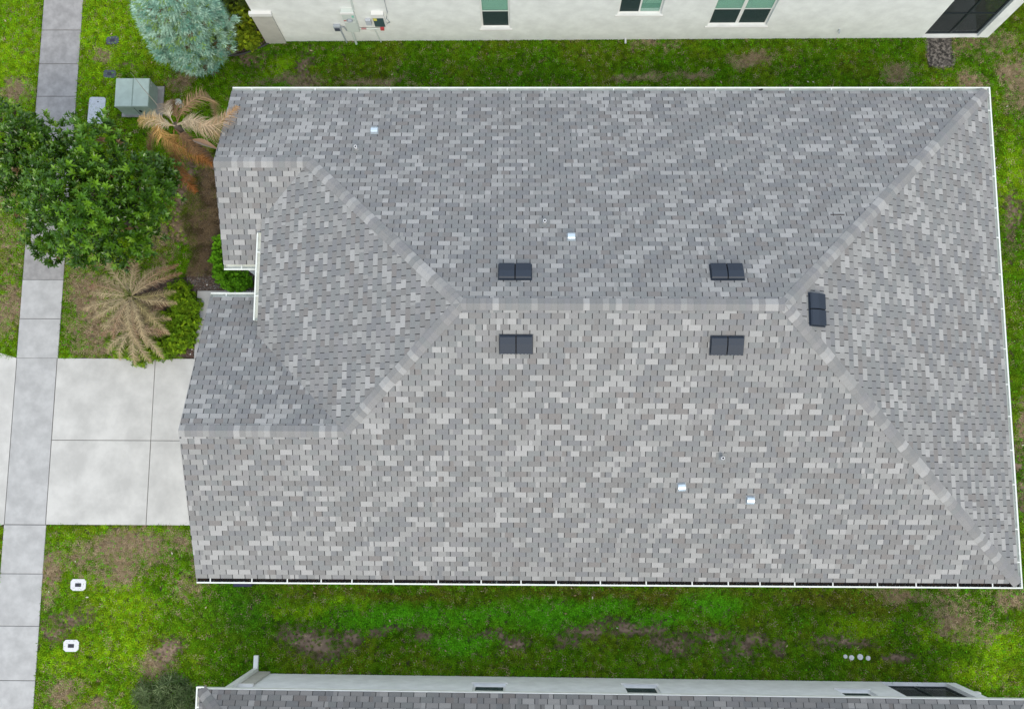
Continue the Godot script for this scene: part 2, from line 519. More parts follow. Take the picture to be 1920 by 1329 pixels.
# style: "hung" (one mid bar), "slider" (one upright), "twin" (two hung side by side)
func window(parent: Node, x0: float, x1: float, y0: float, y1: float, face: float, style: String, mid: float, blind_to := -1.0):
	var z := -0.075 * face
	var mb := MB.new()
	var f := 0.055
	var d := 0.025
	var zl := minf(z, z - d * face)
	var zh := maxf(z, z - d * face)
	mb.box(Vector3(x0, y0, zl), Vector3(x0 + f, y1, zh), Color(1, 1, 1))
	mb.box(Vector3(x1 - f, y0, zl), Vector3(x1, y1, zh), Color(1, 1, 1))
	mb.box(Vector3(x0 + f, y0, zl), Vector3(x1 - f, y0 + f, zh), Color(1, 1, 1))
	mb.box(Vector3(x0 + f, y1 - f, zl), Vector3(x1 - f, y1, zh), Color(1, 1, 1))
	var w := part("window", mb, M.trim, parent)
	var cells := []
	var xm := (x0 + x1) * 0.5
	if style == "hung": cells = [[x0 + f, x1 - f, y0 + f, mid - 0.02], [x0 + f, x1 - f, mid + 0.02, y1 - f]]
	elif style == "slider": cells = [[x0 + f, xm - 0.025, y0 + f, y1 - f], [xm + 0.025, x1 - f, y0 + f, y1 - f]]
	else:
		for s in [[x0 + f, xm - 0.05], [xm + 0.05, x1 - f]]:
			cells.append([s[0], s[1], y0 + f, mid - 0.02]); cells.append([s[0], s[1], mid + 0.02, y1 - f])
	var bars := MB.new()
	var b2 := z - 0.004 * face
	if style == "hung":
		bars.box(Vector3(x0 + f, mid - 0.02, minf(b2, b2 - 0.02 * face)), Vector3(x1 - f, mid + 0.02, maxf(b2, b2 - 0.02 * face)), Color(1, 1, 1))
	elif style == "slider":
		bars.box(Vector3(xm - 0.025, y0 + f, minf(b2, b2 - 0.02 * face)), Vector3(xm + 0.025, y1 - f, maxf(b2, b2 - 0.02 * face)), Color(1, 1, 1))
	else:
		bars.box(Vector3(xm - 0.05, y0 + f, minf(b2, b2 - 0.02 * face)), Vector3(xm + 0.05, y1 - f, maxf(b2, b2 - 0.02 * face)), Color(1, 1, 1))
		for s in [[x0 + f, xm - 0.05], [xm + 0.05, x1 - f]]:
			bars.box(Vector3(s[0], mid - 0.02, minf(b2, b2 - 0.02 * face)), Vector3(s[1], mid + 0.02, maxf(b2, b2 - 0.02 * face)), Color(1, 1, 1))
	part("glazing_bar", bars, M.trim, w)
	for c in cells:
		var pb := MB.new()
		var zp := z - 0.013 * face
		pb.box(Vector3(c[0], c[2], zp - 0.003), Vector3(c[1], c[3], zp + 0.003), Color(1, 1, 1))
		part("pane", pb, M.glass, w)
	# insect screen over the opening half
	for i in cells.size():
		var c: Array = cells[i]
		if (style != "slider" and i % 2 == 0) or (style == "slider" and i == 0):
			var sc := MB.new()
			var zs := z - 0.004 * face
			sc.box(Vector3(c[0], c[2], zs - 0.001), Vector3(c[1], c[3], zs + 0.001), Color(1, 1, 1))
			part("insect_screen", sc, M.insect, w)
	# blind drawn down behind the glass to height blind_to, dark room behind
	if blind_to > 0.0:
		var zb := z - 0.06 * face
		var y := y1 - f
		while y > blind_to:
			var sb := MB.new()
			sb.box(Vector3(x0 + f, y - 0.105, zb - 0.004), Vector3(x1 - f, y - 0.004, zb + 0.004), Color(1, 1, 1))
			part("blind_slat", sb, M.blind, w)
			y -= 0.11
	var rb := MB.new()
	var zr := -0.24 * face
	rb.box(Vector3(x0, y0, zr - 0.01), Vector3(x1, y1, zr + 0.01), Color(1, 1, 1))
	part("room_curtain", rb, M.room, w)
	var sl := MB.new()
	sl.box(Vector3(x0 - 0.06, y0 - 0.075, minf(0.002 * face, 0.035 * face)), Vector3(x1 + 0.06, y0 - 0.002, maxf(0.002 * face, 0.035 * face)), Color(1, 1, 1))
	part("sill", sl, M.trim, w)
	return w

func screen_porch(parent: Node, x0: float, x1: float, y0: float, y1: float, face: float, uprights: Array, rails: Array):
	var z := -0.10 * face
	var mb := MB.new()
	var d := 0.05
	var zl := minf(z, z - d * face)
	var zh := maxf(z, z - d * face)
	mb.box(Vector3(x0, y0, zl), Vector3(x0 + 0.05, y1, zh), Color(1, 1, 1))
	mb.box(Vector3(x1 - 0.05, y0, zl), Vector3(x1, y1, zh), Color(1, 1, 1))
	mb.box(Vector3(x0 + 0.05, y0, zl), Vector3(x1 - 0.05, y0 + 0.05, zh), Color(1, 1, 1))
	mb.box(Vector3(x0 + 0.05, y1 - 0.05, zl), Vector3(x1 - 0.05, y1, zh), Color(1, 1, 1))
	var w := part("porch_screen", mb, M.bronze, parent)
	for u in uprights:
		var ub := MB.new()
		ub.box(Vector3(u - 0.025, y0 + 0.05, zl - 0.004), Vector3(u + 0.025, y1 - 0.05, zh + 0.004), Color(1, 1, 1))
		part("upright", ub, M.bronze, w)
	for r in rails:
		var rb := MB.new()
		rb.box(Vector3(x0 + 0.05, r - 0.025, zl + 0.004), Vector3(x1 - 0.05, r + 0.025, zh - 0.004), Color(1, 1, 1))
		part("rail", rb, M.bronze, w)
	var edges := [x0 + 0.05] + uprights + [x1 - 0.05]
	for i in edges.size() - 1:
		var pb := MB.new()
		pb.box(Vector3(edges[i], y0 + 0.05, z - 0.026 * face - 0.001), Vector3(edges[i + 1], y1 - 0.05, z - 0.026 * face + 0.001), Color(1, 1, 1))
		part("screen_panel", pb, M.screen, w)
	# porch floor and back wall
	var fb := MB.new()
	fb.box(Vector3(x0, 0.0, minf(-0.2 * face, -2.6 * face)), Vector3(x1, 0.06, maxf(-0.2 * face, -2.6 * face)), Color(1, 1, 1))
	part("porch_floor", fb, M.concrete_stained, w)
	var kb := MB.new()
	kb.box(Vector3(x0, 0.07, minf(-2.6 * face, -2.7 * face)), Vector3(x1, y1, maxf(-2.6 * face, -2.7 * face)), Color(1, 1, 1))
	part("porch_back_wall", kb, M.stucco_warm, w)
	return w

# ------------------------------------------------------------------ lawn field
const FX0 := -19.0
const FZ0 := -17.0
const FW := 380
const FH := 260
var field := {}
const PATCHES := [
	["dry", -12.95, -5.0, 0.65, 1.15],
	["dry", -11.5, 1.85, 1.7, 0.5],
	["dry", -15.9, -5.2, 0.7, 0.7],
	["lime", -15.73, -13.19, 0.83, 1.89],
	["dry", -15.64, -11.99, 0.49, 0.43],
	["dry", -15.68, -9.27, 0.41, 1.00],
	["mix", -15.36, -7.28, 0.56, 0.98],
	["dry", -15.14, -5.49, 0.40, 0.80],
	["lime", -12.96, -13.89, 1.33, 1.22],
	["lime", -13.19, -12.33, 0.66, 0.86],
	["dry", -13.09, -13.28, 0.30, 0.21],
	["dirt", -12.23, -12.81, 0.23, 0.17],
	["dry", -10.64, -12.33, 0.36, 0.27],
	["dirt", -8.62, -12.98, 0.46, 0.24],
	["dirt", -8.14, -13.28, 0.30, 0.17],
	["lime", -7.54, -12.72, 0.74, 0.34],
	["dirt", -6.77, -12.84, 0.26, 0.41],
	["dry", -7.28, -12.33, 0.98, 0.17],
	["dry", -4.66, -12.33, 0.98, 0.14],
	["dry", 3.49, -12.50, 0.81, 0.14],
	["dry", 4.95, -12.50, 0.65, 0.14],
	["dry", 3.99, -13.46, 0.65, 0.14],
	["dry", 6.75, -13.01, 0.65, 0.24],
	["dry", 13.74, -13.52, 0.97, 0.45],
	["dry", 13.43, -12.33, 0.35, 0.31],
	["dry", 11.27, -12.58, 0.39, 0.27],
	["dry", 14.80, -12.32, 0.48, 0.85],
	["dirt", 14.42, -7.83, 0.25, 0.97],
	["lime", 14.53, -9.47, 0.48, 0.99],
	["dirt", 14.16, -0.29, 0.21, 0.90],
	["dry", 14.29, -1.81, 0.21, 0.61],
	["dirt", -10.03, -8.45, 0.65, 1.32],
	["mix", -10.44, -6.96, 0.64, 0.98],
	["dry", -13.25, -5.82, 0.54, 0.97],
	["dry", -13.16, -4.53, 0.48, 0.57],
	["dry", -12.33, -3.97, 0.79, 0.22],
	["dry", -12.42, 1.97, 0.92, 0.51],
	["dry", -11.21, 1.59, 1.08, 0.39],
	["dry", -9.99, 1.51, 0.46, 0.36],
	["dry", -11.71, 2.34, 0.77, 0.42],
	["lime", -11.74, 2.94, 0.76, 0.39],
	["lime", -11.25, 3.46, 0.91, 0.59],
	["lime", -11.42, 4.56, 0.91, 0.52],
	["lime", -13.14, 4.94, 0.61, 0.29],
	["dirt", -13.35, 4.06, 0.37, 0.29],
	["dirt", -12.92, 3.69, 0.61, 0.24],
	["dry", -13.57, 3.18, 0.24, 0.36],
	["mix", -9.93, 2.56, 0.92, 0.89],
	["dry", -10.41, 4.92, 0.60, 0.35],
	["dirt", -9.98, 4.55, 0.51, 0.29],
	["dry", -13.08, 5.66, 0.51, 0.43],
	["dry", -12.00, 6.09, 0.60, 0.20],
	["dry", -13.63, 2.28, 0.31, 0.60],
	["green", -8.06, 3.29, 1.22, 0.59],
	["lime", -6.39, 3.38, 0.91, 0.21],
	["lime", -5.18, 3.27, 0.76, 0.21],
	["bright", -3.35, 3.62, 2.12, 0.32],
	["bright", -1.23, 3.53, 1.51, 0.29],
	["bright", 0.58, 3.52, 1.21, 0.35],
	["bright", 1.93, 3.37, 1.05, 0.26],
	["bright", 3.89, 3.57, 0.90, 0.23],
	["bright", 5.25, 3.20, 0.90, 0.29],
	["bright", -1.83, 4.27, 0.90, 0.29],
	["olive", -4.27, 2.99, 3.03, 0.13],
	["olive", 3.29, 2.94, 4.52, 0.18],
	["olive", 8.70, 3.10, 1.80, 0.35],
	["dirt", -6.36, 4.16, 0.64, 0.32],
	["dirt", -5.75, 4.30, 0.91, 0.41],
	["dirt", -5.00, 4.07, 0.39, 0.23],
	["dirt", -3.95, 3.99, 0.60, 0.13],
	["dirt", -2.89, 4.13, 0.36, 0.15],
	["dirt", -0.93, 4.09, 0.66, 0.13],
	["dirt", -0.32, 4.33, 0.36, 0.17],
	["dirt", 1.18, 4.10, 0.45, 0.32],
	["dirt", 1.63, 3.95, 0.75, 0.20],
	["dirt", 2.08, 3.80, 0.39, 0.12],
	["dirt", 2.98, 3.87, 0.60, 0.18],
	["dirt", 3.66, 3.91, 0.27, 0.20],
	["dirt", 4.17, 4.30, 0.60, 0.29],
	["dirt", 5.38, 4.07, 0.54, 0.23],
	["dirt", 5.97, 4.43, 0.42, 0.38],
	["dirt", 6.42, 4.14, 0.39, 0.20],
	["dirt", 7.12, 4.32, 0.21, 0.20],
	["dirt", 8.81, 4.12, 0.89, 0.17],
	["dirt", 10.43, 4.59, 0.45, 0.12],
	["dry", 10.81, 2.94, 0.90, 0.15],
	["dry", 11.99, 3.15, 0.75, 0.35],
	["dry", 12.26, 3.66, 0.60, 0.38],
	["dry", 12.99, 3.87, 0.59, 0.29],
	["dry", 13.50, 2.99, 0.60, 0.29],
	["lime", 13.26, 4.38, 0.74, 0.52],
	["lime", 12.63, 5.03, 1.04, 0.37],
	["lime", 11.65, 3.88, 0.60, 0.29],
	["lime", 9.27, 3.75, 0.90, 0.23]
]
const BED := [Vector2(-7.8, -10.2), Vector2(-9.2, -9.9), Vector2(-10.1, -9.2), Vector2(-10.35, -8.0), Vector2(-9.95, -6.9), Vector2(-10.1, -6.15), Vector2(-11.2, -6.05), Vector2(-12.0, -5.3), Vector2(-12.2, -4.4), Vector2(-11.7, -3.73), Vector2(-9.74, -3.73), Vector2(-9.74, -5.74), Vector2(-7.8, -5.74)]
const BED_N := [Vector2(-9.3, -15.6), Vector2(-9.15, -13.12), Vector2(-8.75, -13.16), Vector2(-8.3, -13.32), Vector2(-7.96, -13.52), Vector2(-7.96, -15.6)]
var bed_poly := PackedVector2Array(BED)
var bed_n_poly := PackedVector2Array(BED_N)

func build_field():
	for t in ["lime", "dry", "dirt", "mix", "green", "bright", "olive"]:
		var a := PackedFloat32Array()
		a.resize(FW * FH)
		field[t] = a
	for p in PATCHES:
		var a: PackedFloat32Array = field[p[0]]
		var cx: float = (p[1] - FX0) * 10.0
		var cz: float = (p[2] - FZ0) * 10.0
		var rx: float = p[3] * 10.0
		var rz: float = p[4] * 10.0
		for j in range(maxi(0, int(cz - rz * 1.6)), mini(FH, int(cz + rz * 1.6) + 1)):
			for i in range(maxi(0, int(cx - rx * 1.6)), mini(FW, int(cx + rx * 1.6) + 1)):
				var d := sqrt(pow((i - cx) / rx, 2) + pow((j - cz) / rz, 2))
				var w := clampf(1.45 - d, 0.0, 1.0)
				var k := j * FW + i
				if w > a[k]: a[k] = w
		field[p[0]] = a

func weight(t: String, x: float, z: float) -> float:
	var i := clampi(int((x - FX0) * 10.0), 0, FW - 1)
	var j := clampi(int((z - FZ0) * 10.0), 0, FH - 1)
	return field[t][j * FW + i]

func in_lawn(x: float, z: float) -> bool:
	if x > -14.99 and x < -13.73: return false
	if x < -8.0 and z > -3.72 and z < 1.14: return false
	if x > -9.75 and x < -8.0 and z > -5.76 and z < 1.0: return false
	if z > -10.56 and z < 2.17 and x > -7.75 and x < 12.34: return false
	if z > -4.9 and z < 2.17 and x > -8.08 and x < 0: return false
	if z < -13.555 - 0.0052 * (x + 7.9) and x > -7.95 and x < 14.12: return false
	if z > 5.19 + 0.0055 * (x + 7.6) and x > -7.66 and x < 12.05: return false
	if x > -12.32 and x < -11.03 and z > -12.12 and z < -11.1: return false
	if x > 12.2 and x < 13.0 and z < -12.7 and z > -13.7: return false
	if Geometry2D.is_point_in_polygon(Vector2(x, z), bed_poly): return false
	if Geometry2D.is_point_in_polygon(Vector2(x, z), bed_n_poly): return false
	return true

# plant colour (linear) and bareness at a point
func plant(x: float, z: float) -> Array:
	var wx := x + 0.28 * warp.get_noise_2d(x * 30.0, z * 30.0) + 0.10 * warp.get_noise_2d(x * 120.0, z * 120.0 + 50.0)
	var wz := z + 0.28 * warp.get_noise_2d(x * 30.0 + 700.0, z * 30.0) + 0.10 * warp.get_noise_2d(x * 120.0 + 300.0, z * 120.0)
	var nz := fine.get_noise_2d(x * 10.0, z * 10.0)
	var col := Color(0.094, 0.222, 0.006)
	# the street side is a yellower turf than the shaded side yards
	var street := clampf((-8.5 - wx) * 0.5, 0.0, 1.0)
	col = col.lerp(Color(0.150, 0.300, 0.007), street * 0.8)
	col = col.lerp(Color(0.155, 0.185, 0.012), clampf(nz * 1.1, 0.0, 0.45))
	col = col.lerp(Color(0.060, 0.165, 0.005), clampf(-nz * 1.3, 0.0, 0.6))
	col = col.lerp(Color(0.075, 0.240, 0.010), 0.7 * weight("green", wx, wz))
	col = col.lerp(Color(0.125, 0.140, 0.014), 0.8 * weight("olive", wx, wz))
	col = col.lerp(Color(0.210, 0.400, 0.008), 0.9 * weight("lime", wx, wz))
	col = col.lerp(Color(0.090, 0.370, 0.010), 0.85 * weight("bright", wx, wz))
	var dry := weight("dry", wx, wz) * clampf(0.92 + nz, 0.3, 1.0)
	dry = maxf(dry, 0.55 * weight("mix", wx, wz) * clampf(0.7 + nz * 1.5, 0.0, 1.0))
	var dirt := weight("dirt", wx, wz) * clampf(0.95 + nz * 1.2, 0.2, 1.0)
	return [col, dry, dirt]

func build_ground():
	var far := MB.new()
	far.quad(Vector3(-150, -0.03, -150), Vector3(-150, -0.03, 150), Vector3(150, -0.03, 150), Vector3(150, -0.03, -150), Color(1, 1, 1))
	var fo := part("ground", far, mat(Color(0.085, 0.11, 0.035), 0.95, noise_tex(0.02, 0.55, 1.0, 5, 31), 0.3), self)
	tag(fo, "flat ground spreading out beyond the lawns", "ground", "", "structure")
	# near soil, its colour map follows the patches of turf, thatch and bare soil
	var w := 912
	var h := 624
	var b := PackedByteArray()
	b.resize(w * h * 3)
	for j in h:
		for i in w:
			var x := FX0 + 38.0 * (i + 0.5) / w
			var z := FZ0 + 26.0 * (j + 0.5) / h
			var col := Color(0.060, 0.050, 0.026)
			var nf := fine.get_noise_2d(x * 55.0, z * 55.0)
			var dry := weight("dry", x, z)
			var dirt := weight("dirt", x, z)
			col = col.lerp(Color(0.26, 0.20, 0.12), dry * 0.8)
			col = col.lerp(Color(0.25, 0.175, 0.130), dirt * 0.9)
			col = col * (1.0 + 0.45 * nf)
			var s := col.linear_to_srgb()
			var k := (j * w + i) * 3
			b[k] = clampi(int(s.r * 255), 0, 255); b[k + 1] = clampi(int(s.g * 255), 0, 255); b[k + 2] = clampi(int(s.b * 255), 0, 255)
	var im := Image.create_from_data(w, h, false, Image.FORMAT_RGB8, b)
	im.generate_mipmaps()
	var m := StandardMaterial3D.new()
	m.albedo_texture = ImageTexture.create_from_image(im)
	m.roughness = 0.97
	var st := SurfaceTool.new()
	st.begin(Mesh.PRIMITIVE_TRIANGLES)
	var nx := 76
	var nzc := 52
	for j in nzc + 1:
		for i in nx + 1:
			var x := FX0 + 38.0 * i / nx
			var z := FZ0 + 26.0 * j / nzc
			st.set_normal(Vector3.UP)
			st.set_uv(Vector2(float(i) / nx, float(j) / nzc))
			st.add_vertex(Vector3(x, 0.0, z))
	for j in nzc:
		for i in nx:
			var k := j * (nx + 1) + i
			for q in [k, k + 1, k + nx + 2, k, k + nx + 2, k + nx + 1]: st.add_index(q)
	st.set_material(m)
	var o := put("lawn_soil", st.commit(), self)
	tag(o, "brown soil and thatch showing between the grass", "soil", "", "structure")

func tuft_mesh(blades: int, len: float, width: float, flat: float, sd: int) -> ArrayMesh:
	var r := RandomNumberGenerator.new()
	r.seed = sd
	var mb := MB.new()
	for i in blades:
		var a := TAU * (i + r.randf() * 0.8) / blades
		var dir := Vector3(cos(a), 0, sin(a))
		var side := Vector3(-sin(a), 0, cos(a))
		var l := len * r.randf_range(0.7, 1.25)
		var fl := flat * r.randf_range(0.7, 1.3)
		var p0 := dir * 0.008
		var p1 := p0 + dir * l * 0.45 * fl + Vector3.UP * l * 0.5
		var p2 := p0 + dir * l * 0.95 * fl + Vector3.UP * l * (0.72 if r.randf() < 0.6 else 0.45)
		var w := width * r.randf_range(0.8, 1.2)
		var sh := r.randf_range(0.72, 1.2)
		var col := Color(sh, sh, sh * 0.95)
		var nn := (Vector3.UP * 0.85 + dir * 0.45).normalized()
		mb.tri(p0 - side * w * 0.4, p0 + side * w * 0.4, p1 + side * w * 0.5, col, nn)
		mb.tri(p0 - side * w * 0.4, p1 + side * w * 0.5, p1 - side * w * 0.5, col, nn)
		mb.tri(p1 - side * w * 0.5, p1 + side * w * 0.5, p2, col, nn)
	return mb.mesh(M.grass)

func build_grass():
	var xf := []
	var cols := PackedColorArray()
	var xf2 := []
	var cols2 := PackedColorArray()
	var cell := 0.0375
	var zz := -15.5
	while zz < 6.7:
		var xx := -17.0
		while xx < 15.9:
			var x := xx + rng.randf_range(-0.5, 0.5) * cell
			var z := zz + rng.randf_range(-0.5, 0.5) * cell
			xx += cell
			# only the ground the picture can show (a little wider than the frame)
			if x > -7.0 and x < 12.0 and z > -10.3 and z < 1.9: continue
			if not in_lawn(x, z): continue
			var pt := plant(x, z)
			var dry: float = pt[1]
			var dirt: float = pt[2]
			if rng.randf() < dirt * 0.72: continue
			if fine.get_noise_2d(x * 90.0 + 400.0, z * 90.0) < -0.26 and rng.randf() < 0.8: continue
			var col: Color = pt[0]
			if rng.randf() < dry * 0.9 + 0.05: col = Color(0.52, 0.41, 0.26).lerp(Color(0.27, 0.185, 0.11), rng.randf()) * rng.randf_range(0.7, 1.2)
			elif rng.randf() < dirt * 0.6: col = Color(0.26, 0.18, 0.125).lerp(Color(0.13, 0.10, 0.07), rng.randf())
			else:
				col = col * (0.40 + 1.45 * pow(rng.randf(), 1.3)) * (1.0 + 0.5 * fine.get_noise_2d(x * 130.0, z * 130.0))
				col.r *= rng.randf_range(0.8, 1.25)
			col.a = 1.0
			var s := rng.randf_range(0.7, 1.25) * (1.0 - 0.35 * dirt) * (1.0 - 0.15 * dry)
			var basis := Basis.from_euler(Vector3(rng.randf_range(-0.25, 0.25), rng.randf() * TAU, rng.randf_range(-0.25, 0.25))).scaled(Vector3.ONE * s)
			xf.append(Transform3D(basis, Vector3(x, 0.0, z)))
			cols.append(col)
			# broad-leaved weeds between the blades
			var wb := weight("bright", x, z)
			var pale := 0.0
			if z < -10.6 and z > -12.0 and x > -5.5 and x < 11.0:
				pale = clampf((z + 12.0) / 1.1, 0.0, 1.0) * clampf(warp.get_noise_2d(x * 22.0, z * 22.0) * 2.4 - 0.1, 0.0, 1.0) * 0.16
			if rng.randf() < 0.05 + 0.42 * wb or (pale > 0.0 and rng.randf() < pale):
				var cw := Color(0.110, 0.400, 0.012) * rng.randf_range(0.6, 1.4)
				if rng.randf() < pale: cw = Color(0.34, 0.58, 0.26)
				cw.a = 1.0
				var s2 := rng.randf_range(0.7, 1.35)
				xf2.append(Transform3D(Basis.from_euler(Vector3(rng.randf_range(-0.35, 0.35), rng.randf() * TAU, rng.randf_range(-0.35, 0.35))).scaled(Vector3.ONE * s2), Vector3(x + 0.012, rng.randf_range(0.03, 0.055), z)))
				cols2.append(cw)
		zz += cell
	print("tufts ", xf.size(), " weeds ", xf2.size())
	var g := scatter("grass", tuft_mesh(8, 0.066, 0.012, 1.0, 5), xf, cols, self)
	tag(g, "patchy green and tan turf growing round the houses", "grass", "", "stuff")
	var mb := MB.new()
	for i in 3:
		var a := TAU * i / 3.0
		var d := Vector3(cos(a), 0.12, sin(a))
		var s := Vector3(-sin(a), 0, cos(a))
		var sh := 0.9 + 0.1 * i
		mb.quad(Vector3.ZERO, d * 0.014 + s * 0.011, d * 0.027, d * 0.014 - s * 0.011, Color(sh, sh, sh))
	var wd := scatter("clover", mb.mesh(M.grass), xf2, cols2, self)
	tag(wd, "small round-leaved clover weeds among the grass blades", "clover", "", "stuff")

func build_beds():
	var mb := MB.new()
	mb.prism(bed_poly, -0.02, 0.012, Color(0.110, 0.082, 0.066))
	var o := part("planting_bed", mb, M.mulch, self)
	tag(o, "brown mulched bed curving along the front wall of the house", "bed", "", "structure")
	var mb2 := MB.new()
	mb2.prism(bed_n_poly, -0.02, 0.012, Color(0.06, 0.047, 0.038))
	var o2 := part("planting_bed", mb2, M.mulch, self)
	tag(o2, "dark mulched bed under the shrubs at the neighbour's corner", "bed", "", "structure")
	var ring := MB.new()
	var rp := PackedVector2Array()
	for i in 18:
		var a := TAU * i / 18
		rp.append(Vector2(-11.12 + 0.42 * cos(a) * (1.0 + 0.08 * sin(i * 2.3)), -7.45 + 0.46 * sin(a)))
	ring.prism(rp, -0.02, 0.022, Color(0.075, 0.060, 0.058))
	var o3 := part("mulch_ring", ring, M.mulch, self)
	tag(o3, "round patch of dark mulch round the broad-leaved tree's trunk", "mulch", "", "structure")
	# mulch chips
	var chip := MB.new()
	chip.box(Vector3(-0.030, 0.0, -0.008), Vector3(0.030, 0.010, 0.008), Color(1, 1, 1))
	var xf := []
	var cols := PackedColorArray()
	for i in 16000:
		var x := rng.randf_range(-12.3, -7.8)
		var z := rng.randf_range(-10.2, -3.7)
		var y := 0.010
		if i % 9 == 0:
			x = rng.randf_range(-9.3, -7.96); z = rng.randf_range(-15.6, -13.1)
			if not Geometry2D.is_point_in_polygon(Vector2(x, z), bed_n_poly): continue
		elif i % 13 == 0:
			var a := rng.randf() * TAU
			var rr := sqrt(rng.randf()) * 0.42
			x = -11.12 + rr * cos(a); z = -7.45 + rr * sin(a); y = 0.020
		elif not Geometry2D.is_point_in_polygon(Vector2(x, z), bed_poly): continue
		var gr := rng.randf()
		var col := Color(0.115, 0.080, 0.062) * rng.randf_range(0.4, 1.9)
		if gr < 0.20: col = Color(0.17, 0.145, 0.12) * rng.randf_range(0.7, 1.4)
		if z > -8.9 and z < -6.4 and rng.randf() < 0.45: col = Color(0.20, 0.150, 0.095) * rng.randf_range(0.6, 1.2)
		if z > -5.9 and x < -9.4 and rng.randf() < 0.3: col = Color(0.17, 0.075, 0.055) * rng.randf_range(0.6, 1.2)
		if z > -6.3 and z < -5.2 and x > -10.1 and rng.randf() < 0.6: col = Color(0.17, 0.155, 0.15) * rng.randf_range(0.6, 1.2)
		col.a = 1.0
		xf.append(Transform3D(Basis.from_euler(Vector3(rng.randf_range(-0.3, 0.3), rng.randf() * TAU, rng.randf_range(-0.3, 0.3))).scaled(Vector3.ONE * rng.randf_range(0.5, 1.4)), Vector3(x, y, z)))
		cols.append(col)
	var c := scatter("mulch_chips", chip.mesh(vmat(0.95)), xf, cols, self)
	tag(c, "loose brown and grey bark chips covering the beds", "mulch", "", "stuff")
	# tan grass litter strewn over the middle of the bed and thin green blades
	var xf3 := []
	var cols3 := PackedColorArray()
	for i in 5200:
		var x := rng.randf_range(-10.4, -8.9)
		var z := rng.randf_range(-9.8, -6.2)
		if not Geometry2D.is_point_in_polygon(Vector2(x, z), bed_poly): continue
		var col := Color(0.32, 0.235, 0.145).lerp(Color(0.14, 0.10, 0.07), rng.randf())
		if rng.randf() < 0.12 + 0.55 * clampf(-9.6 - x, 0.0, 1.0) + 0.5 * warp.get_noise_2d(x * 40.0, z * 40.0): col = Color(0.12, 0.19, 0.014)
		if warp.get_noise_2d(x * 70.0 + 90.0, z * 70.0) > 0.15: col = col * 0.55
		col.a = 1.0
		xf3.append(Transform3D(Basis.from_euler(Vector3(rng.randf_range(-0.4, 0.4), rng.randf() * TAU, 0)).scaled(Vector3.ONE * rng.randf_range(0.6, 1.2)), Vector3(x, 0.012, z)))
		cols3.append(col)
	var lt := scatter("dead_grass", tuft_mesh(6, 0.06, 0.008, 1.2, 9), xf3, cols3, self)
	tag(lt, "brown dead grass matted over the bed below the palm", "dead grass", "", "stuff")
	# white pebbles beside the walk
	var pe := MB.new()
	pe.lathe(Vector3.ZERO, [Vector2(0.0, 0.028), Vector2(0.016, 0.024), Vector2(0.026, 0.008), Vector2(0.022, 0.0)], 7, Color(1, 1, 1))
	var pm := pe.mesh(mat(Color(0.72, 0.71, 0.68), 0.8))
	for s in [[-9.86, -5.30], [-9.82, -4.42], [-9.90, -4.18], [-9.80, -3.98], [-9.84, -3.84], [-10.02, -4.05], [-9.79, -4.75], [-9.45, -5.92], [-9.20, -6.45], [-8.95, -5.83]]:
		var p := put("pebble", pm, self)
		p.position = Vector3(s[0], 0.012, s[1])
		p.scale = Vector3.ONE * rng.randf_range(0.7, 1.15)
		tag(p, "small white pebble lying in the mulch of the front bed", "pebble", "white pebbles in the front bed")

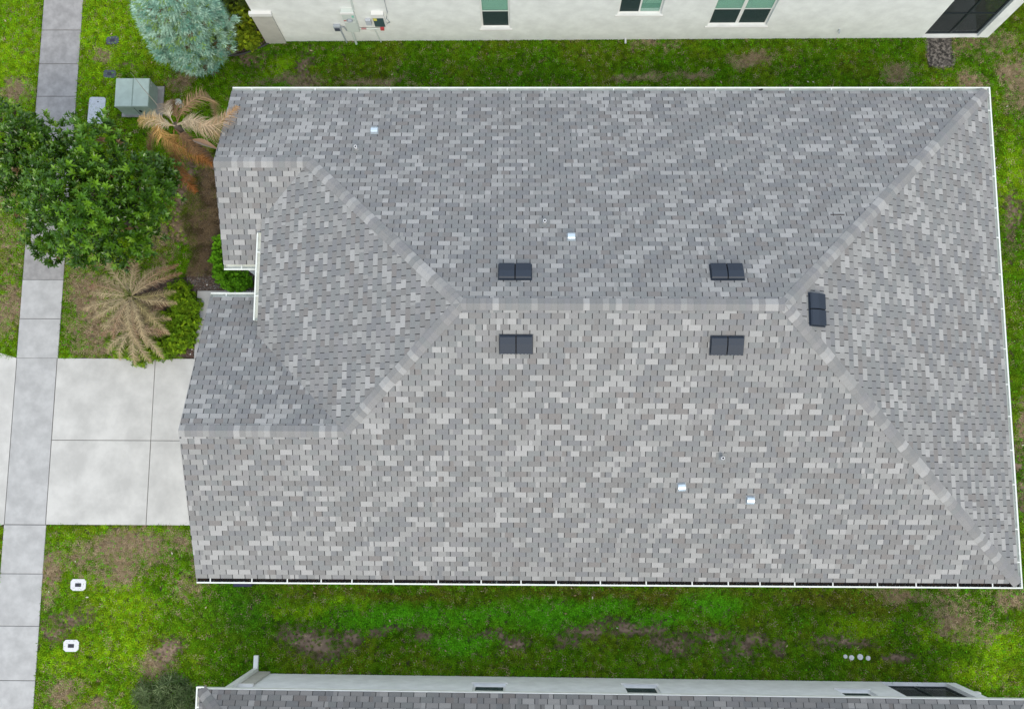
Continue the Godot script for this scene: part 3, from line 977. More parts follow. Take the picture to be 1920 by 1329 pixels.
# ------------------------------------------------------------------ paving
func paving():
	var sw := Node3D.new()
	sw.name = numbered("sidewalk"); add_child(sw)
	tag(sw, "pale concrete sidewalk crossing the lawn and the driveway", "sidewalk", "", "structure")
	var base := MB.new()
	base.box(Vector3(-14.965, -0.05, -16.6), Vector3(-13.755, 0.022, -3.70), Color(1, 1, 1))
	base.box(Vector3(-14.965, -0.05, 1.125), Vector3(-13.755, 0.022, 9.0), Color(1, 1, 1))
	part("joint_bed", base, M.joint, sw)
	var zs := [-16.5, -15.03, -13.93, -12.83, -11.78, -10.65, -9.5, -8.36, -7.22, -6.06, -4.88, -3.70]
	for i in zs.size() - 1:
		var mb := MB.new()
		var dy := rng.randf_range(-0.003, 0.005)
		mb.slab(Vector3(-14.97, -0.04, zs[i] + 0.007), Vector3(-13.75, 0.040 + dy, zs[i + 1] - 0.007), 0.008, Color(1, 1, 1))
		part("slab", mb, M.concrete_stained if zs[i] < -6.5 else M.concrete_walk, sw)
	zs = [1.13, 2.51, 3.96, 5.45, 6.95, 8.5]
	for i in zs.size() - 1:
		var mb := MB.new()
		mb.slab(Vector3(-14.97, -0.04, zs[i] + 0.007), Vector3(-13.75, 0.040 + rng.randf_range(-0.003, 0.005), zs[i + 1] - 0.007), 0.008, Color(1, 1, 1))
		part("slab", mb, M.concrete_walk, sw)
	var dw := Node3D.new()
	dw.name = numbered("driveway"); add_child(dw)
	tag(dw, "wide pale concrete driveway leading up to the garage", "driveway", "", "structure")
	var jb := MB.new()
	jb.box(Vector3(-18.4, -0.05, -3.695), Vector3(-8.12, 0.020, 1.115), Color(1, 1, 1))
	part("joint_bed", jb, M.joint, dw)
	for s in [[-14.955, -13.775, -3.70, 1.12, true], [-13.757, -10.868, -3.70, -1.307, false], [-13.757, -10.868, -1.293, 1.12, false], [-10.852, -8.11, -3.70, -1.307, false], [-10.852, -8.11, -1.293, 1.12, false]]:
		var mb := MB.new()
		mb.slab(Vector3(s[0], -0.04, s[2]), Vector3(s[1], 0.042 + rng.randf_range(-0.002, 0.003), s[3]), 0.007, Color(1, 1, 1))
		part("slab", mb, M.concrete_walk if s[4] else M.concrete, dw)
	# apron, flaring towards the street
	var ap := MB.new()
	ap.prism(PackedVector2Array([Vector2(-14.973, -3.70), Vector2(-14.973, 1.12), Vector2(-15.6, 1.32), Vector2(-18.4, 2.3), Vector2(-18.4, -5.0), Vector2(-15.7, -3.92)]), -0.04, 0.040, Color(1, 1, 1))
	part("apron_slab", ap, M.concrete, dw)
	var wk := Node3D.new()
	wk.name = numbered("front_walk"); add_child(wk)
	tag(wk, "narrow concrete walk between the driveway and the entry", "walk", "", "structure")
	for s in [[-9.72, -8.11, -4.853, -3.712], [-9.72, -8.11, -5.735, -4.867], [-8.098, -6.72, -5.735, -4.95]]:
		var mb := MB.new()
		mb.slab(Vector3(s[0], -0.04, s[2]), Vector3(s[1], 0.045, s[3]), 0.008, Color(1, 1, 1))
		part("slab", mb, M.concrete_walk, wk)
	# rough pad outside the neighbour's screened porch
	var pad := MB.new()
	pad.prism(PackedVector2Array([Vector2(12.14, -13.64), Vector2(13.00, -13.64), Vector2(12.98, -13.3), Vector2(13.10, -13.0), Vector2(13.06, -12.8), Vector2(12.86, -12.70), Vector2(12.7, -12.61), Vector2(12.48, -12.68), Vector2(12.27, -12.80), Vector2(12.20, -13.1)]), -0.02, 0.03, Color(1, 1, 1))
	var po := part("porch_pad", pad, mat(Color(0.23, 0.205, 0.18), 0.95, noise_tex(0.02, 0.35, 1.0, 6, 41, 512, 1.9), 0.7), self)
	tag(po, "rough weathered grey pad outside the neighbour's screened porch", "pad", "", "structure")

# ------------------------------------------------------------------ main house
func roof_y(x: float, z: float) -> float:
	return HE + PIT * minf(minf(z - Z0, Z1 - z), X1 - x)

func main_house():
	var h := thing("house", Vector3.ZERO, "grey shingled one-storey house with five black roof vents and white gutters", "house")
	var wb := MB.new()
	var foot := PackedVector2Array([Vector2(-7.77, -10.58), Vector2(12.36, -10.58), Vector2(12.36, 2.185), Vector2(-8.1, 2.185), Vector2(-8.1, -4.83), Vector2(-6.7, -4.83), Vector2(-6.7, -6.0), Vector2(-7.77, -6.0)])
	wb.prism(foot, 0.0, 2.69, Color(1, 1, 1))
	# gable triangles above the front walls and the raised entry wall
	for g in [[-7.77, -10.58, -6.0, 0.5 * (Z0 + Z2), Z0, Z2], [-8.1, -4.83, 2.185, 0.5 * (Z1 + Z3), Z3, Z1]]:
		var a0: float = HE + PIT * (g[1] - g[4]) - 0.06
		var a1: float = HE + PIT * (g[5] - g[2]) - 0.06
		var ap: float = HE + PIT * (g[3] - g[4]) - 0.06
		var x: float = g[0]
		for s in [x, x + 0.15]:
			var p := [Vector3(s, 2.692, g[1]), Vector3(s, 2.692, g[2]), Vector3(s, a1, g[2]), Vector3(s, ap, g[3]), Vector3(s, a0, g[1])]
			for i in range(1, 4): wb.tri(p[0], p[i], p[i + 1], Color(1, 1, 1))
	wb.box(Vector3(-6.7, 2.692, -6.6), Vector3(-6.55, 3.42, -4.3), Color(1, 1, 1))
	part("wall", wb, M.stucco, h)
	# garage door
	var gd := MB.new()
	gd.box(Vector3(-8.13, 0.02, -3.62), Vector3(-8.102, 2.15, 1.28), Color(1, 1, 1))
	var gdo := part("garage_door", gd, M.trim, h)
	for r in 4:
		for k in 4:
			var pb := MB.new()
			pb.box(Vector3(-8.142, 0.08 + r * 0.52, -3.54 + k * 1.215), Vector3(-8.131, 0.53 + r * 0.52, -2.42 + k * 1.215), Color(1, 1, 1))
			part("panel", pb, M.white, gdo)
	var fd := MB.new()
	fd.box(Vector3(-6.74, 0.05, -5.85), Vector3(-6.702, 2.1, -4.98), Color(1, 1, 1))
	var fdo := part("front_door", fd, M.box_teal, h)
	var kn := MB.new()
	kn.lathe(Vector3(-6.77, 1.0, -5.75), [Vector2(0, -0.03), Vector2(0.03, 0), Vector2(0, 0.03)], 10, Color(1, 1, 1))
	part("handle", kn, M.metal, fdo)
	# roof
	var zr := 0.5 * (Z0 + Z1)
	var half := 0.5 * (Z1 - Z0)
	var yr := HE + PIT * half
	var xl := XC + half
	var xr := X1 - half
	var r1 := 0.5 * (Z2 - Z0)
	var r2 := 0.5 * (Z1 - Z3)
	var zg1 := Z0 + r1
	var zg2 := Z1 - r2
	var xh1 := XC + r1
	var xh2 := XC + r2
	var e := TRIM
	var xw := XE + e
	var shm := MB.new()
	var deck := MB.new()
	var yo := HE + PIT * e
	var X := Vector3.RIGHT
	var Z := Vector3.BACK
	slope_plane(shm, deck, Vector3(XA, yo, Z0 + e), X, Z, PackedVector2Array([Vector2(XA, Z0 + e), Vector2(X1 - e, Z0 + e), Vector2(xr, zr), Vector2(xl, zr), Vector2(xh1, zg1), Vector2(XA, zg1)]), PIT, 1.0, 1.0, true)
	slope_plane(shm, deck, Vector3(XB, yo, Z1 - e), X, -Z, PackedVector2Array([Vector2(XB, Z1 - e), Vector2(X1 - e, Z1 - e), Vector2(xr, zr), Vector2(xl, zr), Vector2(xh2, zg2), Vector2(XB, zg2)]), PIT, -1.0, 1.0, true)
	slope_plane(shm, deck, Vector3(X1 - e, yo, Z0 + e), Z, -X, PackedVector2Array([Vector2(X1 - e, Z0 + e), Vector2(X1 - e, Z1 - e), Vector2(xr, zr)]), PIT, 1.0, 1.0, true)
	var dw := xw - XC
	slope_plane(shm, deck, Vector3(xw, HE + PIT * dw, Z2 - dw), Z, X, PackedVector2Array([Vector2(xw, Z2 - dw), Vector2(xw, Z3 + dw), Vector2(xh2, zg2), Vector2(xl, zr), Vector2(xh1, zg1)]), PIT, 1.0, 1.0, true)
	var xv := -6.6
	slope_plane(shm, deck, Vector3(XA, yo, Z2 - e), X, -Z, PackedVector2Array([Vector2(XA, Z2 - e), Vector2(xv, Z2 - e), Vector2(xv, Z2 - (xv - XC)), Vector2(xh1, zg1), Vector2(XA, zg1)]), PIT, -1.0, 1.0, true)
	slope_plane(shm, deck, Vector3(XB, yo, Z3 + e), X, Z, PackedVector2Array([Vector2(XB, Z3 + e), Vector2(xv, Z3 + e), Vector2(xv, Z3 + (xv - XC)), Vector2(xh2, zg2), Vector2(XB, zg2)]), PIT, 1.0, 1.0, true)
	var roof := part("roof", deck, M.deck, h)
	picks.sort_custom(func(p, q): return p[0] > q[0])
	for i in picks.size():
		var p: Array = picks[i]
		if i < 300:
			var o := put("shingle", tab_mesh(p[2], p[3], p[4]), roof)
			o.transform = p[1]
		else:
			var g: Array = p[5]
			tab_geometry(shm, g[0], g[1], g[2], g[3], g[4], g[5], g[6], g[7], PALETTE[p[2]], PALETTE[p[3]], p[4])
	print("tabs ", picks.size())
	var so := part("shingle_field", shm, M.shingle, roof)
	so.set_meta("kind", "stuff")
	# hip and ridge caps
	var k := sqrt(1 + PIT * PIT)
	var nN := Vector3(0, 1, -PIT) / k
	var nS := Vector3(0, 1, PIT) / k
	var nE := Vector3(PIT, 1, 0) / k
	var nW := Vector3(-PIT, 1, 0) / k
	caps(roof, Vector3(X1 - e, yo, Z0 + e), Vector3(xr, yr, zr), nN, nE, 1.0)
	caps(roof, Vector3(X1 - e, yo, Z1 - e), Vector3(xr, yr, zr), nS, nE, 1.0)
	caps(roof, Vector3(XA, HE + PIT * r1, zg1), Vector3(xh1, HE + PIT * r1, zg1), nN, nS, 1.0)
	caps(roof, Vector3(XB, HE + PIT * r2, zg2), Vector3(xh2, HE + PIT * r2, zg2), nN, nS, 1.0)
	caps(roof, Vector3(xh1, HE + PIT * r1, zg1), Vector3(xl, yr, zr), nN, nW, 1.0)
	caps(roof, Vector3(xh2, HE + PIT * r2, zg2), Vector3(xl, yr, zr), nS, nW, 1.0)
	caps(roof, Vector3(xr, yr, zr), Vector3(xl, yr, zr), nN, nS, 1.0)
	# fascia and soffit
	for f in [
		[Vector3(XA, 2.69, Z0 + 0.168), Vector3(X1 - 0.168, 2.87, Z0 + 0.188)], [Vector3(XB, 2.69, Z1 - 0.188), Vector3(X1 - 0.168, 2.87, Z1 - 0.168)],
		[Vector3(X1 - 0.188, 2.69, Z0 + 0.19), Vector3(X1 - 0.168, 2.87, Z1 - 0.19)], [Vector3(XA, 2.69, Z2 - 0.188), Vector3(-6.72, 2.87, Z2 - 0.168)],
		[Vector3(XB, 2.69, Z3 + 0.168), Vector3(-6.72, 2.87, Z3 + 0.188)], [Vector3(XE + 0.168, 3.22, -6.9), Vector3(XE + 0.188, 3.41, -3.94)]]:
		var fb := MB.new()
		fb.box(f[0], f[1], Color(1, 1, 1))
		part("fascia", fb, M.white, h)
	for f in [
		[Vector3(-7.75, 2.695, Z0 + 0.19), Vector3(12.44, 2.71, -10.585)], [Vector3(-8.08, 2.695, 2.19), Vector3(12.44, 2.71, Z1 - 0.19)],
		[Vector3(12.365, 2.695, -10.58), Vector3(X1 - 0.19, 2.71, 2.18)], [Vector3(-7.75, 2.695, -5.995), Vector3(-6.72, 2.71, Z2 - 0.19)],
		[Vector3(-8.08, 2.695, Z3 + 0.19), Vector3(-6.72, 2.71, -4.835)], [Vector3(XE + 0.19, 3.225, -6.6), Vector3(-6.705, 3.24, -4.3)]]:
		var fb := MB.new()
		fb.box(f[0], f[1], Color(1, 1, 1))
		part("soffit", fb, M.white, h)
	# rake boards under the gable edges
	for g in [[XA, zg1, Z0 + e, r1], [XA, zg1, Z2 - e, r1], [XB, zg2, Z1 - e, r2], [XB, zg2, Z3 + e, r2]]:
		var rb := MB.new()
		var yt: float = HE + PIT * g[3]
		var a := Vector3(g[0] + 0.004, yt - 0.04, g[1])
		var b := Vector3(g[0] + 0.004, yo - 0.04, g[2])
		for s in [0.0, 0.02]:
			var d := Vector3(s, 0, 0)
			rb.quad(a + d, b + d, b + d + Vector3.DOWN * 0.13, a + d + Vector3.DOWN * 0.13, Color(1, 1, 1))
		rb.quad(a, b, b + Vector3(0.02, 0, 0), a + Vector3(0.02, 0, 0), Color(1, 1, 1))
		rb.quad(a + Vector3.DOWN * 0.13, b + Vector3.DOWN * 0.13, b + Vector3(0.02, -0.13, 0), a + Vector3(0.02, -0.13, 0), Color(1, 1, 1))
		part("rake_board", rb, M.white, h)
	# gutters (rim height just under the shingle edge)
	var gy := HE + 0.012
	gutter(h, Vector3(XA, gy, Z0), Vector3(X1, gy, Z0), -Z, 0.30)
	gutter(h, Vector3(XB, gy, Z1), Vector3(X1, gy, Z1), Z, 0.97)
	gutter(h, Vector3(X1, gy, Z0 + 0.004), Vector3(X1, gy, Z1 - 0.004), X, 0.22)
	gutter(h, Vector3(XA, gy, Z2), Vector3(-6.85, gy, Z2), Z, 0.45)
	gutter(h, Vector3(XB, gy, Z3), Vector3(-6.85, gy, Z3), -Z, 0.0)
	gutter(h, Vector3(XE, HE + PIT * (XE - XC) + 0.012, -6.60), Vector3(XE, HE + PIT * (XE - XC) + 0.012, -4.27), -X, 0.0)
	# downspouts at the two outer corners
	for d in [Vector3(12.44, 0, -10.66), Vector3(12.44, 0, 2.27)]:
		var db := MB.new()
		db.box(d + Vector3(-0.03, 0.10, -0.045), d + Vector3(0.04, 2.66, 0.045), Color(1, 1, 1))
		part("downspout", db, M.white, h)
	# black two-hood vents
	for vn in [["S", -0.20, -3.32], ["S", 4.71, -3.31], ["N", -0.23, -5.03], ["N", 4.75, -5.04]]:
		var s: float = 1.0 if vn[0] == "S" else -1.0
		var n: Vector3 = nS if s > 0 else nN
		var up := (Vector3(0, PIT, -s) / k)
		var at := Vector3(vn[1], HE + PIT * ((Z1 - vn[2]) if s > 0 else (vn[2] - Z0)), vn[2])
		roof_vent(h, Transform3D(Basis(up.cross(n) * -1.0 if s < 0 else n.cross(up) * -1.0, n, -up), at + n * 0.012))
	var upE := Vector3(-1, PIT, 0) / k
	roof_vent(h, Transform3D(Basis(Vector3.FORWARD, nE, -upE), Vector3(6.82, HE + PIT * (X1 - 6.82), -4.15) + nE * 0.012))
	# square bright exhaust hoods
	for q in [["S", 3.86, -0.05, 0.10], ["S", 5.56, 0.26, -0.05], ["N", 1.12, -5.99, 0.0], ["N", -3.98, -9.29, 0.0]]:
		var s: float = 1.0 if q[0] == "S" else -1.0
		var n: Vector3 = nS if s > 0 else nN
		var up := Vector3(0, PIT, -s) / k
		var at := Vector3(q[1], HE + PIT * ((Z1 - q[2]) if s > 0 else (q[2] - Z0)), q[2])
		exhaust_hood(h, Transform3D(Basis(n.cross(up) * -1.0, n, -up).rotated(n, q[3]), at + n * 0.012))
	# pipe vents with flashing
	for q in [["S", 4.78, -0.73, 0.24], ["N", 0.48, -6.42, 0.22], ["N", -4.39, -8.70, 0.22]]:
		var s: float = 1.0 if q[0] == "S" else -1.0
		var n: Vector3 = nS if s > 0 else nN
		var at := Vector3(q[1], HE + PIT * ((Z1 - q[2]) if s > 0 else (q[2] - Z0)), q[2])
		var up := Vector3(0, PIT, -s) / k
		var fb := MB.new()
		fb.box(Vector3(-0.13, 0.0, -0.15), Vector3(0.13, 0.006, 0.15), PALETTE[5], Transform3D(Basis(Vector3.RIGHT, n, -up), at + n * 0.010))
		var pv := part("pipe_vent", fb, M.shingle, h)
		var cb := MB.new()
		cb.lathe(at, [Vector2(0.075, -0.02), Vector2(0.062, 0.05), Vector2(0.046, 0.11)], 16, Color(1, 1, 1))
		part("flashing", cb, M.lead, pv)
		var pb := MB.new()
		pb.lathe(at, [Vector2(0.040, 0.0), Vector2(0.040, q[3]), Vector2(0.026, q[3]), Vector2(0.026, q[3] - 0.15), Vector2(0.0, q[3] - 0.15)], 16, Color(1, 1, 1))
		part("pipe", pb, M.pvc, pv)
		var hb := MB.new()
		hb.lathe(at, [Vector2(0.024, q[3] - 0.02), Vector2(0.0, q[3] - 0.02)], 12, Color(1, 1, 1))
		part("bore", hb, M.hole, pv)
	# dark scuff-like strip of lifted shingle on the north slope
	var lf := MB.new()
	lf.box(Vector3(-0.17, 0.008, -0.012), Vector3(0.17, 0.020, 0.012), Color(0.11, 0.10, 0.10), Transform3D(Basis(Vector3.RIGHT, nN, Vector3(0, PIT, 1) / k), Vector3(7.67, HE + PIT * (-6.67 - Z0), -6.67)))
	part("lifted_shingle", lf, M.shingle, roof)

func roof_vent(parent: Node, xf: Transform3D):
	var base := MB.new()
	base.box(Vector3(-0.40, 0.0, -0.25), Vector3(0.40, 0.006, 0.24), Color(1, 1, 1), xf)
	var v := part("roof_vent", base, M.vent, parent)
	for s in [-1, 1]:
		var mb := MB.new()
		var a := 0.014 if s > 0 else -0.374
		var b := 0.374 if s > 0 else -0.014
		# side profile in (z, y): low at the upper edge, crest one third down, open lip at the lower edge
		var pr := [Vector2(-0.225, 0.006), Vector2(-0.225, 0.050), Vector2(-0.200, 0.085), Vector2(-0.045, 0.122), Vector2(0.195, 0.088), Vector2(0.212, 0.076), Vector2(0.212, 0.030)]
		for i in pr.size() - 1:
			var p: Vector2 = pr[i]
			var q: Vector2 = pr[i + 1]
			mb.quad(xf * Vector3(a, p.y, p.x), xf * Vector3(a, q.y, q.x), xf * Vector3(b, q.y, q.x), xf * Vector3(b, p.y, p.x), Color(1, 1, 1))
		for x in [a, b]:
			for i in range(1, pr.size() - 1):
				mb.tri(xf * Vector3(x, pr[0].y, pr[0].x), xf * Vector3(x, pr[i].y, pr[i].x), xf * Vector3(x, pr[i + 1].y, pr[i + 1].x), Color(1, 1, 1))
		part("hood", mb, M.vent, v)
		# louvre tabs along the open lower lip
		for t in 4:
			var lb := MB.new()
			var x0 := a + 0.02 + t * 0.085
			lb.box(Vector3(x0, 0.008, 0.214), Vector3(x0 + 0.05, 0.03, 0.232), Color(1, 1, 1), xf)
			part("louvre", lb, M.box_grey, v)
	var st := MB.new()
	st.box(Vector3(-0.012, 0.007, -0.22), Vector3(0.012, 0.05, 0.21), Color(1, 1, 1), xf)
	part("divider", st, M.vent_dark, v)

func exhaust_hood(parent: Node, xf: Transform3D):
	var base := MB.new()
	base.box(Vector3(-0.12, 0.0, -0.12), Vector3(0.12, 0.004, 0.13), Color(1, 1, 1), xf)
	var v := part("exhaust_hood", base, M.lead_dull, parent)
	var mb := MB.new()
	var pr := []
	for i in 9:
		var a := PI * i / 8.0
		pr.append(Vector2(-0.100 * cos(a), 0.045 + 0.070 * sin(a)))
	pr.push_front(Vector2(-0.100, 0.004)); pr.append(Vector2(0.100, 0.03))
	for i in pr.size() - 1:
		var p: Vector2 = pr[i]
		var q: Vector2 = pr[i + 1]
		mb.quad(xf * Vector3(-0.088, p.y, p.x), xf * Vector3(-0.088, q.y, q.x), xf * Vector3(0.088, q.y, q.x), xf * Vector3(0.088, p.y, p.x), Color(1, 1, 1))
	for x in [-0.088, 0.088]:
		for i in range(1, pr.size() - 1):
			mb.tri(xf * Vector3(x, pr[0].y, pr[0].x), xf * Vector3(x, pr[i].y, pr[i].x), xf * Vector3(x, pr[i + 1].y, pr[i + 1].x), Color(1, 1, 1))
	part("cowl", mb, M.metal, v)

# ------------------------------------------------------------------ neighbours
func pipe(parent: Node, called: String, pts: Array, r: float, m: Material) -> MeshInstance3D:
	var mb := MB.new()
	var rr := []
	for p in pts: rr.append(r)
	mb.tube(pts, rr, 10, Color(1, 1, 1))
	return part(called, mb, m, parent)

func boxpart(parent: Node, called: String, lo: Vector3, hi: Vector3, m: Material) -> MeshInstance3D:
	var mb := MB.new()
	mb.box(lo, hi, Color(1, 1, 1))
	return part(called, mb, m, parent)

func north_house():
	var h := thing("neighbour_house", Vector3(-7.93, 0, -13.555), "pale stucco house wall with green-tinted windows and electric meter boxes", "house")
	h.rotation.y = 0.0052
	# local x = world x + 7.93
	var X := 7.93
	var wb := MB.new()
	var ops := [[X - 1.32, X - 0.46, 0.78, 2.62], [X + 2.66, X + 3.92, 1.58, 2.62], [X + 5.40, X + 7.14, 0.86, 2.62], [X + 12.08, X + 13.76, 0.08, 2.62]]
	wall_with_openings(wb, 0.02, X + 14.1, 0.0, 2.88, ops, 0.2, 1.0)
	part("wall", wb, M.stucco, h)
	boxpart(h, "side_wall", Vector3(0.0, 0.0, -9.0), Vector3(0.2, 2.88, -0.201), M.stucco)
	boxpart(h, "side_wall", Vector3(X + 13.9, 0.0, -9.0), Vector3(X + 14.1, 2.88, -3.2), M.stucco)
	window(h, X - 1.32, X - 0.46, 0.78, 2.62, 1.0, "hung", 1.70, 1.74)
	window(h, X + 2.66, X + 3.92, 1.58, 2.62, 1.0, "slider", 2.0, 2.1)
	window(h, X + 5.40, X + 7.14, 0.86, 2.62, 1.0, "twin", 1.74, 1.78)
	screen_porch(h, X + 12.08, X + 13.76, 0.08, 2.62, 1.0, [X + 12.92], [1.32])
	# frieze band, eave and roof
	boxpart(h, "frieze", Vector3(0.0, 2.60 + 0.04, 0.002), Vector3(X + 14.1, 2.88, 0.022), M.trim)
	var rb := MB.new()
	rb.quad(Vector3(-0.3, 2.93, 0.13), Vector3(X + 14.4, 2.93, 0.13), Vector3(X + 8, 5.6, -5.4), Vector3(6.0, 5.6, -5.4), Color(0.2, 0.2, 0.2))
	rb.quad(Vector3(-0.3, 2.93, 0.13), Vector3(6.0, 5.6, -5.4), Vector3(6.0, 5.6, -6.0), Vector3(-0.3, 2.93, -11), Color(0.2, 0.2, 0.2))
	rb.quad(Vector3(X + 14.4, 2.93, 0.13), Vector3(X + 14.4, 2.93, -11), Vector3(X + 8, 5.6, -6.0), Vector3(X + 8, 5.6, -5.4), Color(0.2, 0.2, 0.2))
	rb.quad(Vector3(6.0, 5.6, -5.4), Vector3(X + 8, 5.6, -5.4), Vector3(X + 8, 5.6, -6.0), Vector3(6.0, 5.6, -6.0), Color(0.2, 0.2, 0.2))
	rb.quad(Vector3(-0.3, 2.93, -11), Vector3(6.0, 5.6, -6.0), Vector3(X + 8, 5.6, -6.0), Vector3(X + 14.4, 2.93, -11), Color(0.2, 0.2, 0.2))
	rb.quad(Vector3(-0.3, 2.90, 0.13), Vector3(-0.3, 2.90, -11), Vector3(X + 14.4, 2.90, -11), Vector3(X + 14.4, 2.90, 0.13), Color(0.5, 0.5, 0.5))
	part("roof", rb, M.shingle, h)
	# corner pier with a white cap
	boxpart(h, "corner_pier", Vector3(-0.03, 0.0, 0.003), Vector3(0.56, 1.80, 0.075), M.stucco_warm)
	boxpart(h, "pier_cap", Vector3(-0.06, 1.802, 0.003), Vector3(0.59, 1.95, 0.105), M.trim)
	# electric service: panel, meter boxes, conduits
	var pn := boxpart(h, "electric_panel", Vector3(X - 5.31, 0.86, 0.003), Vector3(X - 4.95, 2.06, 0.13), M.box_white)
	boxpart(pn, "panel_cover", Vector3(X - 5.29, 0.89, 0.132), Vector3(X - 4.97, 1.50, 0.145), M.box_white)
	boxpart(pn, "panel_lid", Vector3(X - 5.33, 1.98, 0.132), Vector3(X - 4.93, 2.07, 0.16), M.trim)
	boxpart(pn, "green_sticker", Vector3(X - 5.03, 1.76, 0.132), Vector3(X - 4.97, 1.88, 0.134), mat(Color(0.20, 0.60, 0.48), 0.6))
	var mt := MB.new()
	var ringp := []
	var rr := []
	for i in 17:
		var a := TAU * i / 16
		ringp.append(Vector3(X - 5.12 + 0.085 * cos(a), 1.62 + 0.085 * sin(a), 0.15))
		rr.append(0.012)
	mt.tube(ringp, rr, 8, Color(1, 1, 1), null, false)
	part("meter_ring", mt, M.box_grey, pn)
	var md := MB.new()
	md.tube([Vector3(X - 5.12, 1.62, 0.132), Vector3(X - 5.12, 1.62, 0.185)], [0.075, 0.065], 16, Color(1, 1, 1))
	part("meter", md, M.lid_grey, pn)
	boxpart(pn, "red_tag", Vector3(X - 5.30, 1.56, 0.132), Vector3(X - 5.23, 1.60, 0.138), M.red)
	pipe(h, "conduit", [Vector3(X - 4.93, 2.08, 0.06), Vector3(X - 4.90, 2.88, 0.06)], 0.028, M.box_white)
	pipe(h, "conduit", [Vector3(X - 5.20, 0.86, 0.08), Vector3(X - 5.20, 0.0, 0.10)], 0.035, M.box_white)
	var jb := boxpart(h, "junction_box", Vector3(X - 5.70, 0.86, 0.003), Vector3(X - 5.50, 1.14, 0.10), M.box_grey)
	boxpart(jb, "cover", Vector3(X - 5.68, 0.90, 0.102), Vector3(X - 5.53, 1.06, 0.114), M.lid_dark)
	pipe(h, "conduit", [Vector3(X - 5.54, 0.86, 0.05), Vector3(X - 5.50, 0.0, 0.05)], 0.022, M.box_grey)
	pipe(h, "conduit", [Vector3(X - 5.50, 1.05, 0.05), Vector3(X - 5.40, 1.02, 0.05), Vector3(X - 5.36, 0.80, 0.05)], 0.018, M.box_grey)
	var cb := boxpart(h, "cable_box", Vector3(X - 4.47, 1.18, 0.003), Vector3(X - 4.11, 1.90, 0.12), M.trim)
	boxpart(cb, "cover", Vector3(X - 4.44, 1.20, 0.122), Vector3(X - 4.14, 1.70, 0.135), M.box_teal)
	boxpart(cb, "yellow_sticker", Vector3(X - 4.43, 1.57, 0.1365), Vector3(X - 4.33, 1.71, 0.139), M.yellow)
	boxpart(h, "small_grey_box", Vector3(X - 4.70, 1.20, 0.003), Vector3(X - 4.54, 1.48, 0.09), M.lid_grey)
	var hc := pipe(h, "conduit", [Vector3(X - 4.94, 0.92, 0.05), Vector3(X - 4.26, 0.92, 0.05)], 0.022, M.box_white)
	var rl := MB.new()
	rl.tube([Vector3(X - 4.90, 0.92, 0.05), Vector3(X - 4.75, 0.92, 0.05)], [0.026, 0.026], 10, Color(1, 1, 1))
	part("red_label", rl, mat(Color(0.40, 0.20, 0.21), 0.6), hc)
	boxpart(h, "red_box", Vector3(X - 4.33, 0.87, 0.03), Vector3(X - 4.22, 0.98, 0.09), M.red)
	pipe(h, "conduit", [Vector3(X - 4.52, 0.90, 0.04), Vector3(X - 4.44, 0.0, 0.04)], 0.018, M.box_white)
	pipe(h, "cable", [Vector3(X - 3.98, 2.64, 0.03), Vector3(X - 3.99, 1.9, 0.03), Vector3(X - 4.06, 1.55, 0.06), Vector3(X - 4.0, 1.30, 0.05), Vector3(X - 4.08, 1.22, 0.04)], 0.014, M.box_grey)
	pipe(h, "drain_stub", [Vector3(X + 3.05, 0.10, 0.0), Vector3(X + 3.05, 0.10, 0.16)], 0.03, M.pvc)
	pipe(h, "hose_tap", [Vector3(X + 9.4, 0.62, 0.0), Vector3(X + 9.4, 0.62, 0.08), Vector3(X + 9.4, 0.56, 0.10)], 0.022, M.box_grey)
	return h

